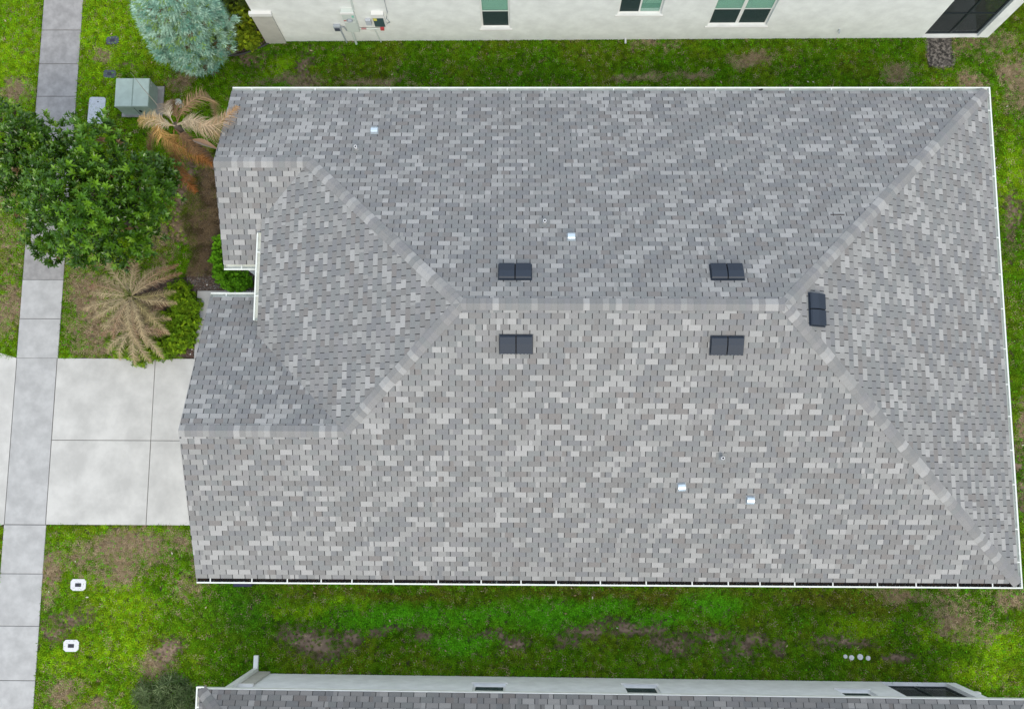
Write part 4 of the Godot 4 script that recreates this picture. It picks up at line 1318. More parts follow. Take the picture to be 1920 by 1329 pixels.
func south_house():
	var h := thing("neighbour_house", Vector3(-7.62, 0, 5.205), "house with dark grey shingled eave over a bluish white wall and downspout", "house")
	h.rotation.y = -0.0052
	var X := 7.62
	var wb := MB.new()
	var ops := [[X - 1.34, X - 0.48, 1.02, 2.45], [X + 2.70, X + 3.60, 0.90, 2.45], [X + 8.36, X + 9.22, 1.18, 2.45], [X + 9.94, X + 11.74, 0.06, 2.5]]
	wall_with_openings(wb, 0.02, X + 12.02, 0.0, 2.72, ops, 0.2, -1.0)
	part("wall", wb, M.stucco_blue, h)
	boxpart(h, "side_wall", Vector3(0.0, 0.0, 0.201), Vector3(0.2, 2.72, 9.0), M.stucco_blue)
	boxpart(h, "side_wall", Vector3(X + 11.82, 0.0, 3.0), Vector3(X + 12.02, 2.72, 9.0), M.stucco_blue)
	window(h, X - 1.34, X - 0.48, 1.02, 2.45, -1.0, "hung", 1.85)
	window(h, X + 2.70, X + 3.60, 0.90, 2.45, -1.0, "hung", 1.80)
	window(h, X + 8.36, X + 9.22, 1.18, 2.45, -1.0, "hung", 1.85)
	screen_porch(h, X + 9.94, X + 11.74, 0.06, 2.5, -1.0, [X + 10.85], [1.3])
	boxpart(h, "corner_pier", Vector3(-0.03, 0.0, -0.06), Vector3(0.50, 1.80, -0.003), M.stucco_warm)
	boxpart(h, "pier_cap", Vector3(-0.06, 1.802, -0.08), Vector3(0.53, 1.90, -0.003), M.trim)
	boxpart(h, "porch_bracket", Vector3(X + 12.03, 1.0, 0.03), Vector3(X + 12.2, 1.18, 0.16), M.trim)
	# hipped roof: north slope, west slope
	var ze := -0.14
	var x0 := -0.52
	var x1 := X + 12.7
	var ye := 2.92
	var sm := MB.new()
	var deck := MB.new()
	slope_plane(sm, deck, Vector3(x0, ye, ze), Vector3.RIGHT, Vector3.BACK, PackedVector2Array([Vector2(x0, ze), Vector2(x1, ze), Vector2(x1 - 6.4, ze + 6.4), Vector2(x0 + 6.4, ze + 6.4)]), PIT, 1.0, 0.66, false)
	slope_plane(sm, deck, Vector3(x0, ye, ze), Vector3.BACK, Vector3.RIGHT, PackedVector2Array([Vector2(x0, ze), Vector2(x0, ze + 12.8), Vector2(x0 + 6.4, ze + 6.4)]), PIT, 1.0, 0.66, false)
	slope_plane(sm, deck, Vector3(x1, ye, ze), Vector3.BACK, Vector3.LEFT, PackedVector2Array([Vector2(x1, ze), Vector2(x1, ze + 12.8), Vector2(x1 - 6.4, ze + 6.4)]), PIT, 1.0, 0.66, false)
	slope_plane(sm, deck, Vector3(x0, ye, ze + 12.8), Vector3.RIGHT, Vector3.FORWARD, PackedVector2Array([Vector2(x0, ze + 12.8), Vector2(x1, ze + 12.8), Vector2(x1 - 6.4, ze + 6.4), Vector2(x0 + 6.4, ze + 6.4)]), PIT, 1.0, 0.66, false)
	var roof := part("roof", deck, M.deck, h)
	var so := part("shingle_field", sm, M.shingle, roof)
	so.set_meta("kind", "stuff")
	var k := sqrt(1 + PIT * PIT)
	caps(roof, Vector3(x0, ye, ze), Vector3(x0 + 1.8, ye + PIT * 1.8, ze + 1.8), Vector3(0, 1, -PIT) / k, Vector3(-PIT, 1, 0) / k, 0.66)
	caps(roof, Vector3(x1, ye, ze), Vector3(x1 - 1.8, ye + PIT * 1.8, ze + 1.8), Vector3(0, 1, -PIT) / k, Vector3(PIT, 1, 0) / k, 0.66)
	# narrow fascia with drip edge; gutter only round the west corner
	boxpart(h, "fascia", Vector3(x0 + 0.02, 2.73, ze - 0.022), Vector3(x1 - 0.02, 2.915, ze + 0.012), M.white)
	boxpart(h, "soffit", Vector3(x0 + 0.05, 2.735, ze + 0.016), Vector3(x1 - 0.05, 2.75, 0.21), M.white)
	gutter(h, Vector3(x0 - 0.10, ye - 0.01, ze - 0.02), Vector3(x0 - 0.10, ye - 0.01, ze + 9.0), Vector3.LEFT, 0.0)
	boxpart(h, "gutter_corner", Vector3(x0 - 0.10, 2.82, ze - 0.06), Vector3(x0 + 0.10, 2.925, ze - 0.024), M.gutter)
	# downspout with its outlet laid on the grass
	var dn := MB.new()
	dn.box(Vector3(0.045, 0.14, -0.16), Vector3(0.165, 2.74, -0.065), Color(1, 1, 1))
	var d := part("downspout", dn, M.white, h)
	var el := MB.new()
	el.box(Vector3(0.043, 0.03, -0.50), Vector3(0.167, 0.135, -0.066), Color(1, 1, 1))
	part("outlet", el, M.white, d)
	return h

# ------------------------------------------------------------------ yard fittings
func yard():
	# transformer
	var t := thing("transformer_cabinet", Vector3(-11.73, 0, -11.60), "pale green metal transformer cabinet standing on a concrete pad", "utility cabinet")
	var pb := MB.new()
	pb.slab(Vector3(-0.58, -0.02, -0.50), Vector3(0.68, 0.055, 0.48), 0.012, Color(1, 1, 1))
	part("pad", pb, M.concrete_stained, t)
	var cb := MB.new()
	cb.slab(Vector3(-0.49, 0.056, -0.43), Vector3(0.49, 0.70, 0.42), 0.01, Color(1, 1, 1))
	part("body", cb, M.cabinet, t)
	for s in [[-0.505, 0.017], [0.023, 0.505]]:
		var lb := MB.new()
		lb.slab(Vector3(s[0], 0.66, -0.445), Vector3(s[1], 0.765, 0.44), 0.018, Color(1, 1, 1))
		part("lid", lb, M.cabinet, t)
	boxpart(t, "seam", Vector3(0.012, 0.06, 0.421), Vector3(0.028, 0.655, 0.424), M.cabinet_gap)
	for z in [-0.38, -0.28]:
		boxpart(t, "white_sticker", Vector3(0.491, 0.56, z - 0.028), Vector3(0.494, 0.63, z + 0.028), M.trim)
	boxpart(t, "latch", Vector3(0.10, 0.32, 0.421), Vector3(0.16, 0.44, 0.445), M.cabinet_gap)
	# large pale handhole lid
	var hh := thing("handhole_cover", Vector3(-13.09, 0, -11.33), "large pale grey utility handhole lid with rounded corners", "utility cover")
	var hp := PackedVector2Array()
	for q in [[0.17, 0.34, 0.0], [-0.17, 0.34, 1.0], [-0.17, -0.34, 2.0], [0.17, -0.34, 3.0]]:
		for i in 5:
			var a: float = PI * 0.5 * (q[2] + i / 4.0)
			hp.append(Vector2(q[0] + 0.08 * cos(a), q[1] + 0.08 * sin(a)))
	var hm := MB.new()
	hm.prism(hp, -0.02, 0.055, Color(1, 1, 1))
	part("lid", hm, M.lid_grey, hh)
	for z in [-0.27, 0.26]:
		var bm := MB.new()
		bm.lathe(Vector3(0.02, 0.056, z), [Vector2(0.022, 0.0), Vector2(0.018, 0.006), Vector2(0.0, 0.006)], 10, Color(1, 1, 1))
		part("bolt", bm, M.lid_black, hh)
	hh.rotation.y = -0.03
	# two dark meter lids
	for q in [[-12.74, -13.59, 0.10, "dark blue-grey meter lid in the grass nearest the bluish shrub"], [-12.76, -12.50, -0.04, "dark blue-grey meter lid in the grass beside the transformer cabinet"]]:
		var o := thing("meter_cover", Vector3(q[0], 0, q[1]), q[3], "utility cover", "dark meter lids")
		o.rotation.y = q[2]
		var mb := MB.new()
		mb.prism(rounded(0.19, 0.125, 0.07), -0.02, 0.05, Color(1, 1, 1))
		part("lid", mb, M.lid_dark, o)
		var ib := MB.new()
		ib.box(Vector3(-0.075, 0.051, -0.045), Vector3(0.075, 0.056, 0.045), Color(1, 1, 1))
		part("reader_hatch", ib, M.lid_black, o)
	# two white meter boxes with a dark hatch
	for q in [[-12.70, 2.81, "white meter lid with a dark hatch set in the patchy front lawn"], [-12.79, 4.49, "white meter lid with a dark hatch towards the neighbour's front lawn"]]:
		var o := thing("meter_box", Vector3(q[0], 0, q[1]), q[2], "utility cover", "white meter lids")
		var mb := MB.new()
		mb.prism(PackedVector2Array([Vector2(-0.22, -0.10), Vector2(-0.16, -0.165), Vector2(0.16, -0.165), Vector2(0.22, -0.10), Vector2(0.215, 0.10), Vector2(0.14, 0.16), Vector2(-0.14, 0.16), Vector2(-0.215, 0.10)]), -0.02, 0.055, Color(1, 1, 1))
		part("lid", mb, M.pvc, o)
		var ib := MB.new()
		ib.box(Vector3(-0.085, 0.056, -0.05), Vector3(0.085, 0.062, 0.05), Color(1, 1, 1))
		part("hatch", ib, M.lid_black, o)
	# four round white caps
	for q in [[9.00, 4.62, 0.055], [9.17, 4.65, 0.07], [9.41, 4.63, 0.08], [9.63, 4.66, 0.065]]:
		var mb := MB.new()
		mb.lathe(Vector3.ZERO, [Vector2(q[2], -0.02), Vector2(q[2], 0.06), Vector2(q[2] - 0.012, 0.072), Vector2(0.024, 0.072), Vector2(0.024, 0.088), Vector2(0.0, 0.088)], 18, Color(1, 1, 1))
		var o := part("pipe_cap", mb, M.pvc, self)
		o.position = Vector3(q[0], 0, q[1])
		tag(o, "round white pipe cap in a row in the side-yard grass", "pipe cap", "white pipe caps by the neighbour's porch")
	# pale cap by the transformer
	var pc := MB.new()
	pc.lathe(Vector3.ZERO, [Vector2(0.085, -0.02), Vector2(0.085, 0.22), Vector2(0.11, 0.23), Vector2(0.10, 0.29), Vector2(0.05, 0.325), Vector2(0.0, 0.33)], 18, Color(1, 1, 1))
	var po := part("cable_pedestal", pc, mat(Color(0.55, 0.64, 0.58), 0.5), self)
	po.position = Vector3(-10.52, 0, -11.50)
	tag(po, "short pale green cable pedestal between the transformer and the palm", "pedestal")
	# hose box tucked under the south gutter
	var hb := thing("storage_box", Vector3(-7.86, 0, 2.50), "dark navy storage box peeping out from under the gutter", "box")
	var b1 := MB.new()
	b1.slab(Vector3(-0.24, 0.0, -0.27), Vector3(0.24, 0.5, 0.26), 0.01, Color(1, 1, 1))
	part("body", b1, M.navy, hb)
	var b2 := MB.new()
	b2.slab(Vector3(-0.26, 0.502, -0.27), Vector3(0.26, 0.56, 0.28), 0.015, Color(1, 1, 1))
	part("lid", b2, M.navy, hb)
	# marker rod in the bed
	var rd := MB.new()
	rd.tube([Vector3(0, 0.06, -0.17), Vector3(0.01, 0.03, 0.17)], [0.009, 0.009], 8, Color(1, 1, 1))
	var ro := part("marker_rod", rd, M.pvc, self)
	ro.position = Vector3(-9.86, 0, -4.66)
	tag(ro, "thin white rod lying in the mulch beside the low hedge", "rod")
	# drain riser by the north gutter
	var pr := MB.new()
	pr.tube([Vector3(0, -0.02, 0), Vector3(0, 0.5, 0)], [0.022, 0.022], 10, Color(1, 1, 1))
	pr.tube([Vector3(0, 0.5, 0), Vector3(0, 0.56, 0)], [0.03, 0.03], 10, Color(1, 1, 1))
	var pro := part("sprinkler_riser", pr, M.pvc, self)
	pro.position = Vector3(-6.30, 0, -11.78)
	tag(pro, "thin white sprinkler riser standing in the grass by the north gutter", "sprinkler")
	# black edging round the corner bed
	var eb := MB.new()
	var ep := []
	var er := []
	for p in [[-9.2, -13.08], [-8.95, -13.10], [-8.72, -13.14], [-8.5, -13.21], [-8.28, -13.30], [-8.08, -13.40], [-7.9, -13.50]]:
		ep.append(Vector3(p[0], 0.05, p[1])); er.append(0.03)
	eb.tube(ep, er, 10, Color(1, 1, 1))
	var eo := part("bed_edging", eb, M.rubber, self)
	tag(eo, "curved black edging round the bed at the neighbour's corner", "edging")

func rounded(hx: float, hz: float, r: float) -> PackedVector2Array:
	var p := PackedVector2Array()
	for q in [[hx - r, hz - r, 0.0], [-hx + r, hz - r, 1.0], [-hx + r, -hz + r, 2.0], [hx - r, -hz + r, 3.0]]:
		for i in 4:
			var a: float = PI * 0.5 * (q[2] + i / 3.0)
			p.append(Vector2(q[0] + r * cos(a), q[1] + r * sin(a)))
	return p

# ------------------------------------------------------------------ plants
func whorl_mesh(leaves: int, len: float, wid: float, sd: int) -> ArrayMesh:
	var r := RandomNumberGenerator.new()
	r.seed = sd
	var mb := MB.new()
	for i in leaves:
		var a := 2.4 * i + r.randf_range(-0.45, 0.45)
		var el := r.randf_range(0.1, 1.2)
		var d := Vector3(cos(a) * cos(el), sin(el), sin(a) * cos(el))
		var s := Vector3(-sin(a), 0, cos(a))
		var nn := s.cross(d) * -1.0
		if nn.y < 0: nn = -nn
		var l := len * r.randf_range(0.75, 1.15)
		var w := wid * r.randf_range(0.85, 1.15)
		var sh := r.randf_range(0.7, 1.25)
		var col := Color(sh, sh, sh)
		var b := d * 0.012 + Vector3(0.015 * sin(i * 2.1), 0.10 * float(i) / leaves - 0.05, 0.015 * cos(i * 1.3))
		var m1 := b + d * l * 0.35 + nn * 0.008
		var m2 := b + d * l * 0.72 + nn * 0.004
		var tip := b + d * l - nn * 0.015
		var f := nn * w * 0.16
		mb.tri(b, m1 + s * w * 0.5 + f, m1, col, (nn - s * 0.25).normalized())
		mb.tri(m1, m1 + s * w * 0.5 + f, m2 + s * w * 0.45 + f, col, (nn - s * 0.25).normalized())
		mb.tri(m1, m2 + s * w * 0.45 + f, m2, col, (nn - s * 0.25).normalized())
		mb.tri(m2, m2 + s * w * 0.45 + f, tip, col, (nn - s * 0.25).normalized())
		mb.tri(b, m1, m1 - s * w * 0.5 + f, col, (nn + s * 0.25).normalized())
		mb.tri(m1, m2, m2 - s * w * 0.45 + f, col, (nn + s * 0.25).normalized())
		mb.tri(m1, m2 - s * w * 0.45 + f, m1 - s * w * 0.5 + f, col, (nn + s * 0.25).normalized())
		mb.tri(m2, tip, m2 - s * w * 0.45 + f, col, (nn + s * 0.25).normalized())
	return mb.mesh(M.leaf)

func facing(n: Vector3) -> Basis:
	var a := n.cross(Vector3(0.3, 0.1, 0.9)).normalized()
	return Basis(a, n, a.cross(n).normalized() * -1.0).orthonormalized()

func magnolia():
	var t := thing("broadleaf_tree", Vector3(-11.25, 0, -7.5), "leafy green tree with glossy leaves overhanging the sidewalk", "tree")
	var o := t.position
	var lobes := [[Vector3(-13.17, 3.40, -8.74), 0.95], [Vector3(-11.25, 4.00, -8.60), 0.96], [Vector3(-10.14, 3.60, -7.72), 0.92], [Vector3(-11.36, 4.30, -7.07), 1.12], [Vector3(-10.63, 3.20, -6.72), 0.90], [Vector3(-13.42, 2.90, -7.70), 0.62], [Vector3(-12.87, 2.70, -6.78), 0.60], [Vector3(-14.08, 3.00, -9.33), 0.83], [Vector3(-9.86, 3.00, -8.28), 0.45], [Vector3(-11.75, 3.00, -6.40), 0.64], [Vector3(-13.05, 2.35, -6.32), 0.30], [Vector3(-12.3, 3.6, -7.9), 0.95], [Vector3(-14.6, 2.9, -8.3), 0.55]]
	var tb := MB.new()
	tb.tube([Vector3(0, -0.05, 0), Vector3(-0.03, 0.9, -0.02), Vector3(-0.1, 1.7, -0.05), Vector3(-0.2, 2.8, -0.2), Vector3(-0.25, 4.2, -0.3)], [0.13, 0.10, 0.085, 0.06, 0.02], 9, Color(1, 1, 1))
	part("trunk", tb, M.bark, t)
	for l in lobes:
		var lb := MB.new()
		var c: Vector3 = l[0] - o
		var st := Vector3(-0.08, clampf(c.y * 0.45, 1.0, 2.2), -0.05)
		lb.tube([st, st.lerp(c, 0.5) + Vector3(0, -0.12, 0), c + Vector3(0, 0.1, 0)], [0.05, 0.035, 0.012], 7, Color(1, 1, 1))
		part("limb", lb, M.bark, t)
	var mesh := whorl_mesh(9, 0.145, 0.052, 77)
	var list := []
	for l in lobes:
		var n := int(560 * l[1] * l[1])
		for i in n:
			var d := Vector3(rng.randfn(), rng.randfn() * 0.85 + 0.25, rng.randfn()).normalized()
			var clump := warp.get_noise_3d(d.x * 60.0 + l[0].x * 50.0, d.y * 60.0, d.z * 60.0 + l[0].z * 50.0)
			if clump < -0.06 and rng.randf() < 0.85: continue
			var rad: float = l[1] * (0.50 + 0.52 * pow(rng.randf(), 0.7)) * (1.0 + 0.42 * clump)
			var p: Vector3 = l[0] + d * rad
			if p.y < 1.7: continue
			var up := (d * rng.randf_range(0.6, 1.3) + Vector3(rng.randf_range(-0.5, 0.5), 0.8, rng.randf_range(-0.5, 0.5))).normalized()
			var b := facing(up).rotated(up, rng.randf() * TAU).scaled(Vector3.ONE * rng.randf_range(0.75, 1.2))
			var g := rng.randf()
			var col := Color(0.030, 0.088, 0.004).lerp(Color(0.105, 0.240, 0.009), g * g)
			if rng.randf() < 0.10: col = Color(0.17, 0.31, 0.02)
			if rng.randf() < 0.02: col = Color(0.16, 0.10, 0.045)
			list.append([p.y, Transform3D(b, p - o), col])
	list.sort_custom(func(p, q): return p[0] > q[0])
	var variants := []
	for c in [Color(0.038, 0.110, 0.005), Color(0.070, 0.180, 0.008), Color(0.140, 0.290, 0.013)]:
		var m: StandardMaterial3D = M.leaf.duplicate()
		m.albedo_color = c.linear_to_srgb()
		variants.append(m)
	var xf := []
	var cols := PackedColorArray()
	for i in list.size():
		if i < 300:
			var q := put("leaf_cluster", mesh, t)
			q.transform = list[i][1]
			q.material_override = variants[rng.randi() % 3 if rng.randf() > 0.3 else 1]
		else:
			xf.append(list[i][1]); cols.append(list[i][2])
	print("whorls ", list.size())
	scatter("crown", mesh, xf, cols, t)

# leafy mound: many small leaf clusters over and inside a dome
func bush(called: String, at: Vector3, rx: float, ry: float, rz: float, count: int, leaf: Mesh, c0: Color, c1: Color, label: String, group: String):
	var t := thing(called, Vector3(at.x, 0, at.z), label, "shrub", group)
	var sb := MB.new()
	for i in 7:
		var a := TAU * i / 7.0
		var e := Vector3(cos(a) * rx * 0.55, ry * 0.75, sin(a) * rz * 0.55)
		sb.tube([Vector3(0, -0.02, 0), e * 0.5 + Vector3(0, 0.04, 0), e], [0.014, 0.010, 0.004], 5, Color(1, 1, 1))
	part("stem", sb, M.bark, t)
	var xf := []
	var cols := PackedColorArray()
	for i in count:
		var d := Vector3(rng.randfn(), absf(rng.randfn()) * 0.9 + 0.05, rng.randfn()).normalized()
		var cl := warp.get_noise_3d(d.x * 70.0 + at.x * 90.0, d.y * 70.0, d.z * 70.0 + at.z * 90.0)
		if cl < -0.12 and rng.randf() < 0.6: continue
		var k := (0.50 + 0.52 * pow(rng.randf(), 0.6)) * (1.0 + 0.55 * cl)
		var p := Vector3(d.x * rx, d.y * ry, d.z * rz) * k
		var up := (d + Vector3(rng.randf_range(-0.5, 0.5), 0.8, rng.randf_range(-0.5, 0.5))).normalized()
		xf.append(Transform3D(facing(up).rotated(up, rng.randf() * TAU).scaled(Vector3.ONE * rng.randf_range(0.7, 1.3)), p + Vector3(0, 0.02, 0)))
		var col := c0.lerp(c1, rng.randf() * rng.randf())
		col = col * rng.randf_range(0.5, 1.5)
		col.a = 1.0
		cols.append(col)
	scatter("foliage", leaf, xf, cols, t)
	return t

func small_leaf(len: float, wid: float, leaves: int, sd: int, m: Material) -> ArrayMesh:
	var r := RandomNumberGenerator.new()
	r.seed = sd
	var mb := MB.new()
	for i in leaves:
		var a := TAU * i / leaves + r.randf_range(-0.4, 0.4)
		var el := r.randf_range(0.05, 0.8)
		var d := Vector3(cos(a) * cos(el), sin(el), sin(a) * cos(el))
		var s := Vector3(-sin(a), 0, cos(a))
		var l := len * r.randf_range(0.7, 1.2)
		var sh := r.randf_range(0.75, 1.2)
		var nn := (Vector3.UP + d * -0.3).normalized()
		mb.tri(d * 0.004, d * l * 0.5 + s * wid * 0.5, d * l, Color(sh, sh, sh), nn)
		mb.tri(d * 0.004, d * l, d * l * 0.5 - s * wid * 0.5, Color(sh, sh, sh), nn)
	return mb.mesh(m)

func shrubs():
	var lf := small_leaf(0.060, 0.026, 6, 3, M.foliage)
	# low hedge round the two dry palms
	var spots := [[-11.82, -4.12, 0.44], [-11.26, -3.98, 0.46], [-10.68, -4.05, 0.48], [-10.18, -4.28, 0.46], [-9.98, -4.76, 0.42], [-10.02, -5.24, 0.42], [-10.22, -5.62, 0.40], [-10.55, -4.75, 0.45]]
	for s in spots:
		bush("low_shrub", Vector3(s[0], 0, s[1]), s[2], 0.42, s[2] * 0.95, 900, lf, Color(0.090, 0.190, 0.008), Color(0.28, 0.42, 0.014), "low bright green shrub in the hedge along the driveway edge" if s[1] > -4.2 or s[0] < -10.1 and s[1] > -4.5 else "low bright green shrub in the hedge facing the front walk", "low hedge round the dry palms")
	var lf2 := small_leaf(0.055, 0.026, 6, 4, M.foliage)
	for s in [[-9.00, -7.10, 0.26], [-9.02, -6.66, 0.27], [-8.95, -6.24, 0.28], [-8.72, -5.98, 0.26], [-8.38, -5.98, 0.26]]:
		bush("box_shrub", Vector3(s[0], 0, s[1]), s[2], 0.60, s[2], 650, lf2, Color(0.080, 0.230, 0.008), Color(0.19, 0.45, 0.014), "small clipped green shrub tucked against the front wall", "clipped shrubs by the front wall")
	var lf3 := small_leaf(0.07, 0.034, 6, 5, M.foliage)
	bush("broad_shrub", Vector3(-8.82, 0, -13.95), 0.52, 0.85, 0.62, 900, lf3, Color(0.080, 0.125, 0.008), Color(0.30, 0.37, 0.016), "olive green leafy shrub between the bluish shrub and the neighbour's wall", "olive shrubs in the corner bed")
	bush("broad_shrub", Vector3(-8.52, 0, -13.50), 0.38, 0.55, 0.30, 520, lf3, Color(0.095, 0.160, 0.008), Color(0.36, 0.44, 0.018), "olive green leafy shrub between the bluish shrub and the neighbour's wall", "olive shrubs in the corner bed")
	bush("broad_shrub", Vector3(-8.75, 0, -14.85), 0.60, 0.95, 0.55, 800, lf3, Color(0.045, 0.075, 0.012), Color(0.12, 0.16, 0.022), "olive green leafy shrub between the bluish shrub and the neighbour's wall", "olive shrubs in the corner bed")
	var lf4 := small_leaf(0.19, 0.014, 9, 6, M.foliage)
	for s in [[-10.50, 5.80, 0.36], [-9.80, 5.62, 0.40], [-9.35, 5.95, 0.42], [-10.0, 6.20, 0.46]]:
		bush("wispy_shrub", Vector3(s[0], 0, s[1]), s[2], 0.55, s[2] * 0.9, 150, lf4, Color(0.045, 0.080, 0.024), Color(0.22, 0.27, 0.13), "dark wispy shrub by the neighbour's corner gutter", "dark shrubs at the neighbour's corner")
	# feathery bluish shrub
	var t := thing("blue_conifer", Vector3(-9.98, 0, -13.42), "tall feathery blue-green conifer shrub beside the sidewalk lawn", "shrub")
	var tb := MB.new()
	tb.tube([Vector3(0, -0.03, 0), Vector3(0.02, 1.2, 0), Vector3(0, 3.3, 0)], [0.09, 0.06, 0.015], 8, Color(1, 1, 1))
	part("trunk", tb, M.bark, t)
	var r2 := RandomNumberGenerator.new()
	r2.seed = 19
	var mb := MB.new()
	for i in 14:
		var a := r2.randf_range(-0.95, 0.95)
		var e := r2.randf_range(-0.35, 0.35)
		var st := Vector3(0, 0, r2.randf_range(0.0, 0.10))
		var d := Vector3(sin(a), e, cos(a)).normalized()
		var s := d.cross(Vector3.UP).normalized()
		var l := r2.randf_range(0.12, 0.24)
		var sh := r2.randf_range(0.7, 1.2)
		var droop := Vector3(0, -l * 0.18, 0)
		mb.tri(st - s * 0.006, st + s * 0.006, st + d * l + droop, Color(sh, sh, sh), (Vector3.UP * 0.8 + d * 0.3).normalized())
		mb.tri(st + d * l * 0.3, st + d * l * 0.55 + s * 0.022, st + d * l * 0.6, Color(sh, sh, sh), (Vector3.UP * 0.8 + d * 0.3).normalized())
		mb.tri(st + d * l * 0.3, st + d * l * 0.6, st + d * l * 0.55 - s * 0.022, Color(sh, sh, sh), (Vector3.UP * 0.8 + d * 0.3).normalized())
	var spray := mb.mesh(M.needle)
	var xf := []
	var cols := PackedColorArray()
	for i in 5200:
		var y := 0.12 + 3.4 * pow(rng.randf(), 0.85)
		var ang := rng.randf() * TAU
		var prof := 1.10 * sqrt(maxf(0.02, 1.0 - pow(maxf(0.0, (y - 0.9) / 2.75), 2.0)))
		if y < 0.9: prof = lerpf(0.85, 1.10, y / 0.9)
		var cl := warp.get_noise_3d(cos(ang) * 90.0, y * 75.0, sin(ang) * 90.0)
		var rad := prof * (0.66 + 0.36 * sqrt(rng.randf())) * (1.0 + 0.40 * cl)
		if cl < -0.10 and rng.randf() < 0.75: continue
		var out := Vector3(cos(ang), 0, sin(ang))
		var fw := (out + Vector3(0, rng.randf_range(0.1, 0.85), 0) + out.cross(Vector3.UP) * rng.randf_range(-0.6, 0.6)).normalized()
		var sd := fw.cross(Vector3.UP).normalized()
		var b := Basis(sd, sd.cross(fw).normalized(), fw).rotated(fw, rng.randf_range(-0.6, 0.6)).scaled(Vector3.ONE * rng.randf_range(0.7, 1.25))
		xf.append(Transform3D(b, out * rad * 0.92 + Vector3(0, y, 0)))
		var col := Color(0.150, 0.360, 0.270).lerp(Color(0.520, 0.740, 0.590), rng.randf())
		if rng.randf() < 0.16: col = Color(0.24, 0.40, 0.11)
		if rng.randf() < 0.03: col = Color(0.14, 0.10, 0.05)
		cols.append(col)
	scatter("crown", spray, xf, cols, t)

# one palm frond as a mesh: rachis through the points, leaflets on both sides
func frond_mesh(pts: Array, leaflet: float, per_m: float, c0: Color, c1: Color, droop: float, spread: float, wide := 0.0075) -> ArrayMesh:
	var cv := Curve3D.new()
	for i in pts.size():
		var a: Vector3 = pts[max(i - 1, 0)]
		var b: Vector3 = pts[min(i + 1, pts.size() - 1)]
		cv.add_point(pts[i], -(b - a) * 0.16, (b - a) * 0.16)
	var len := cv.get_baked_length()
	var mb := MB.new()
	var path := []
	var rad := []
	var nseg := 14
	for i in nseg + 1:
		path.append(cv.sample_baked(len * i / nseg))
		rad.append(lerpf(0.017, 0.004, float(i) / nseg))
	mb.tube(path, rad, 6, c0 * 0.9, c1)
	var n := int(len * per_m)
	for i in n:
		var t := (i + 0.5) / n
		if t < 0.10: continue
		var p := cv.sample_baked(len * t)
		var d := (cv.sample_baked(minf(len, len * t + 0.03)) - cv.sample_baked(maxf(0, len * t - 0.03))).normalized()
		var s := d.cross(Vector3.UP)
		if s.length() < 0.1: s = Vector3.RIGHT
		s = s.normalized()
		var env := sin(PI * clampf(0.12 + 0.80 * t, 0, 1))
		for sg in [-1.0, 1.0]:
			var l: float = leaflet * env * rng.randf_range(0.7, 1.15)
			var dir: Vector3 = (s * sg * spread + d * rng.randf_range(0.45, 0.95) + Vector3.UP * rng.randf_range(-0.25, 0.45)).normalized()
			var m: Vector3 = p + dir * l * 0.55
			var e: Vector3 = p + dir * l + Vector3.DOWN * l * droop * rng.randf_range(0.5, 1.4)
			var w := wide * rng.randf_range(0.7, 1.4)
			var sd := d * w
			var col := c0.lerp(c1, clampf(t + rng.randf_range(-0.25, 0.25), 0, 1)) * rng.randf_range(0.5, 1.45)
			col.a = 1.0
			var nn := (Vector3.UP + dir * 0.25).normalized()
			mb.tri(p - sd, p + sd, m + sd * 0.8, col, nn)
			mb.tri(p - sd, m + sd * 0.8, m - sd * 0.8, col, nn)
			mb.tri(m - sd * 0.8, m + sd * 0.8, e, col, nn)
	return mb.mesh(M.dry)

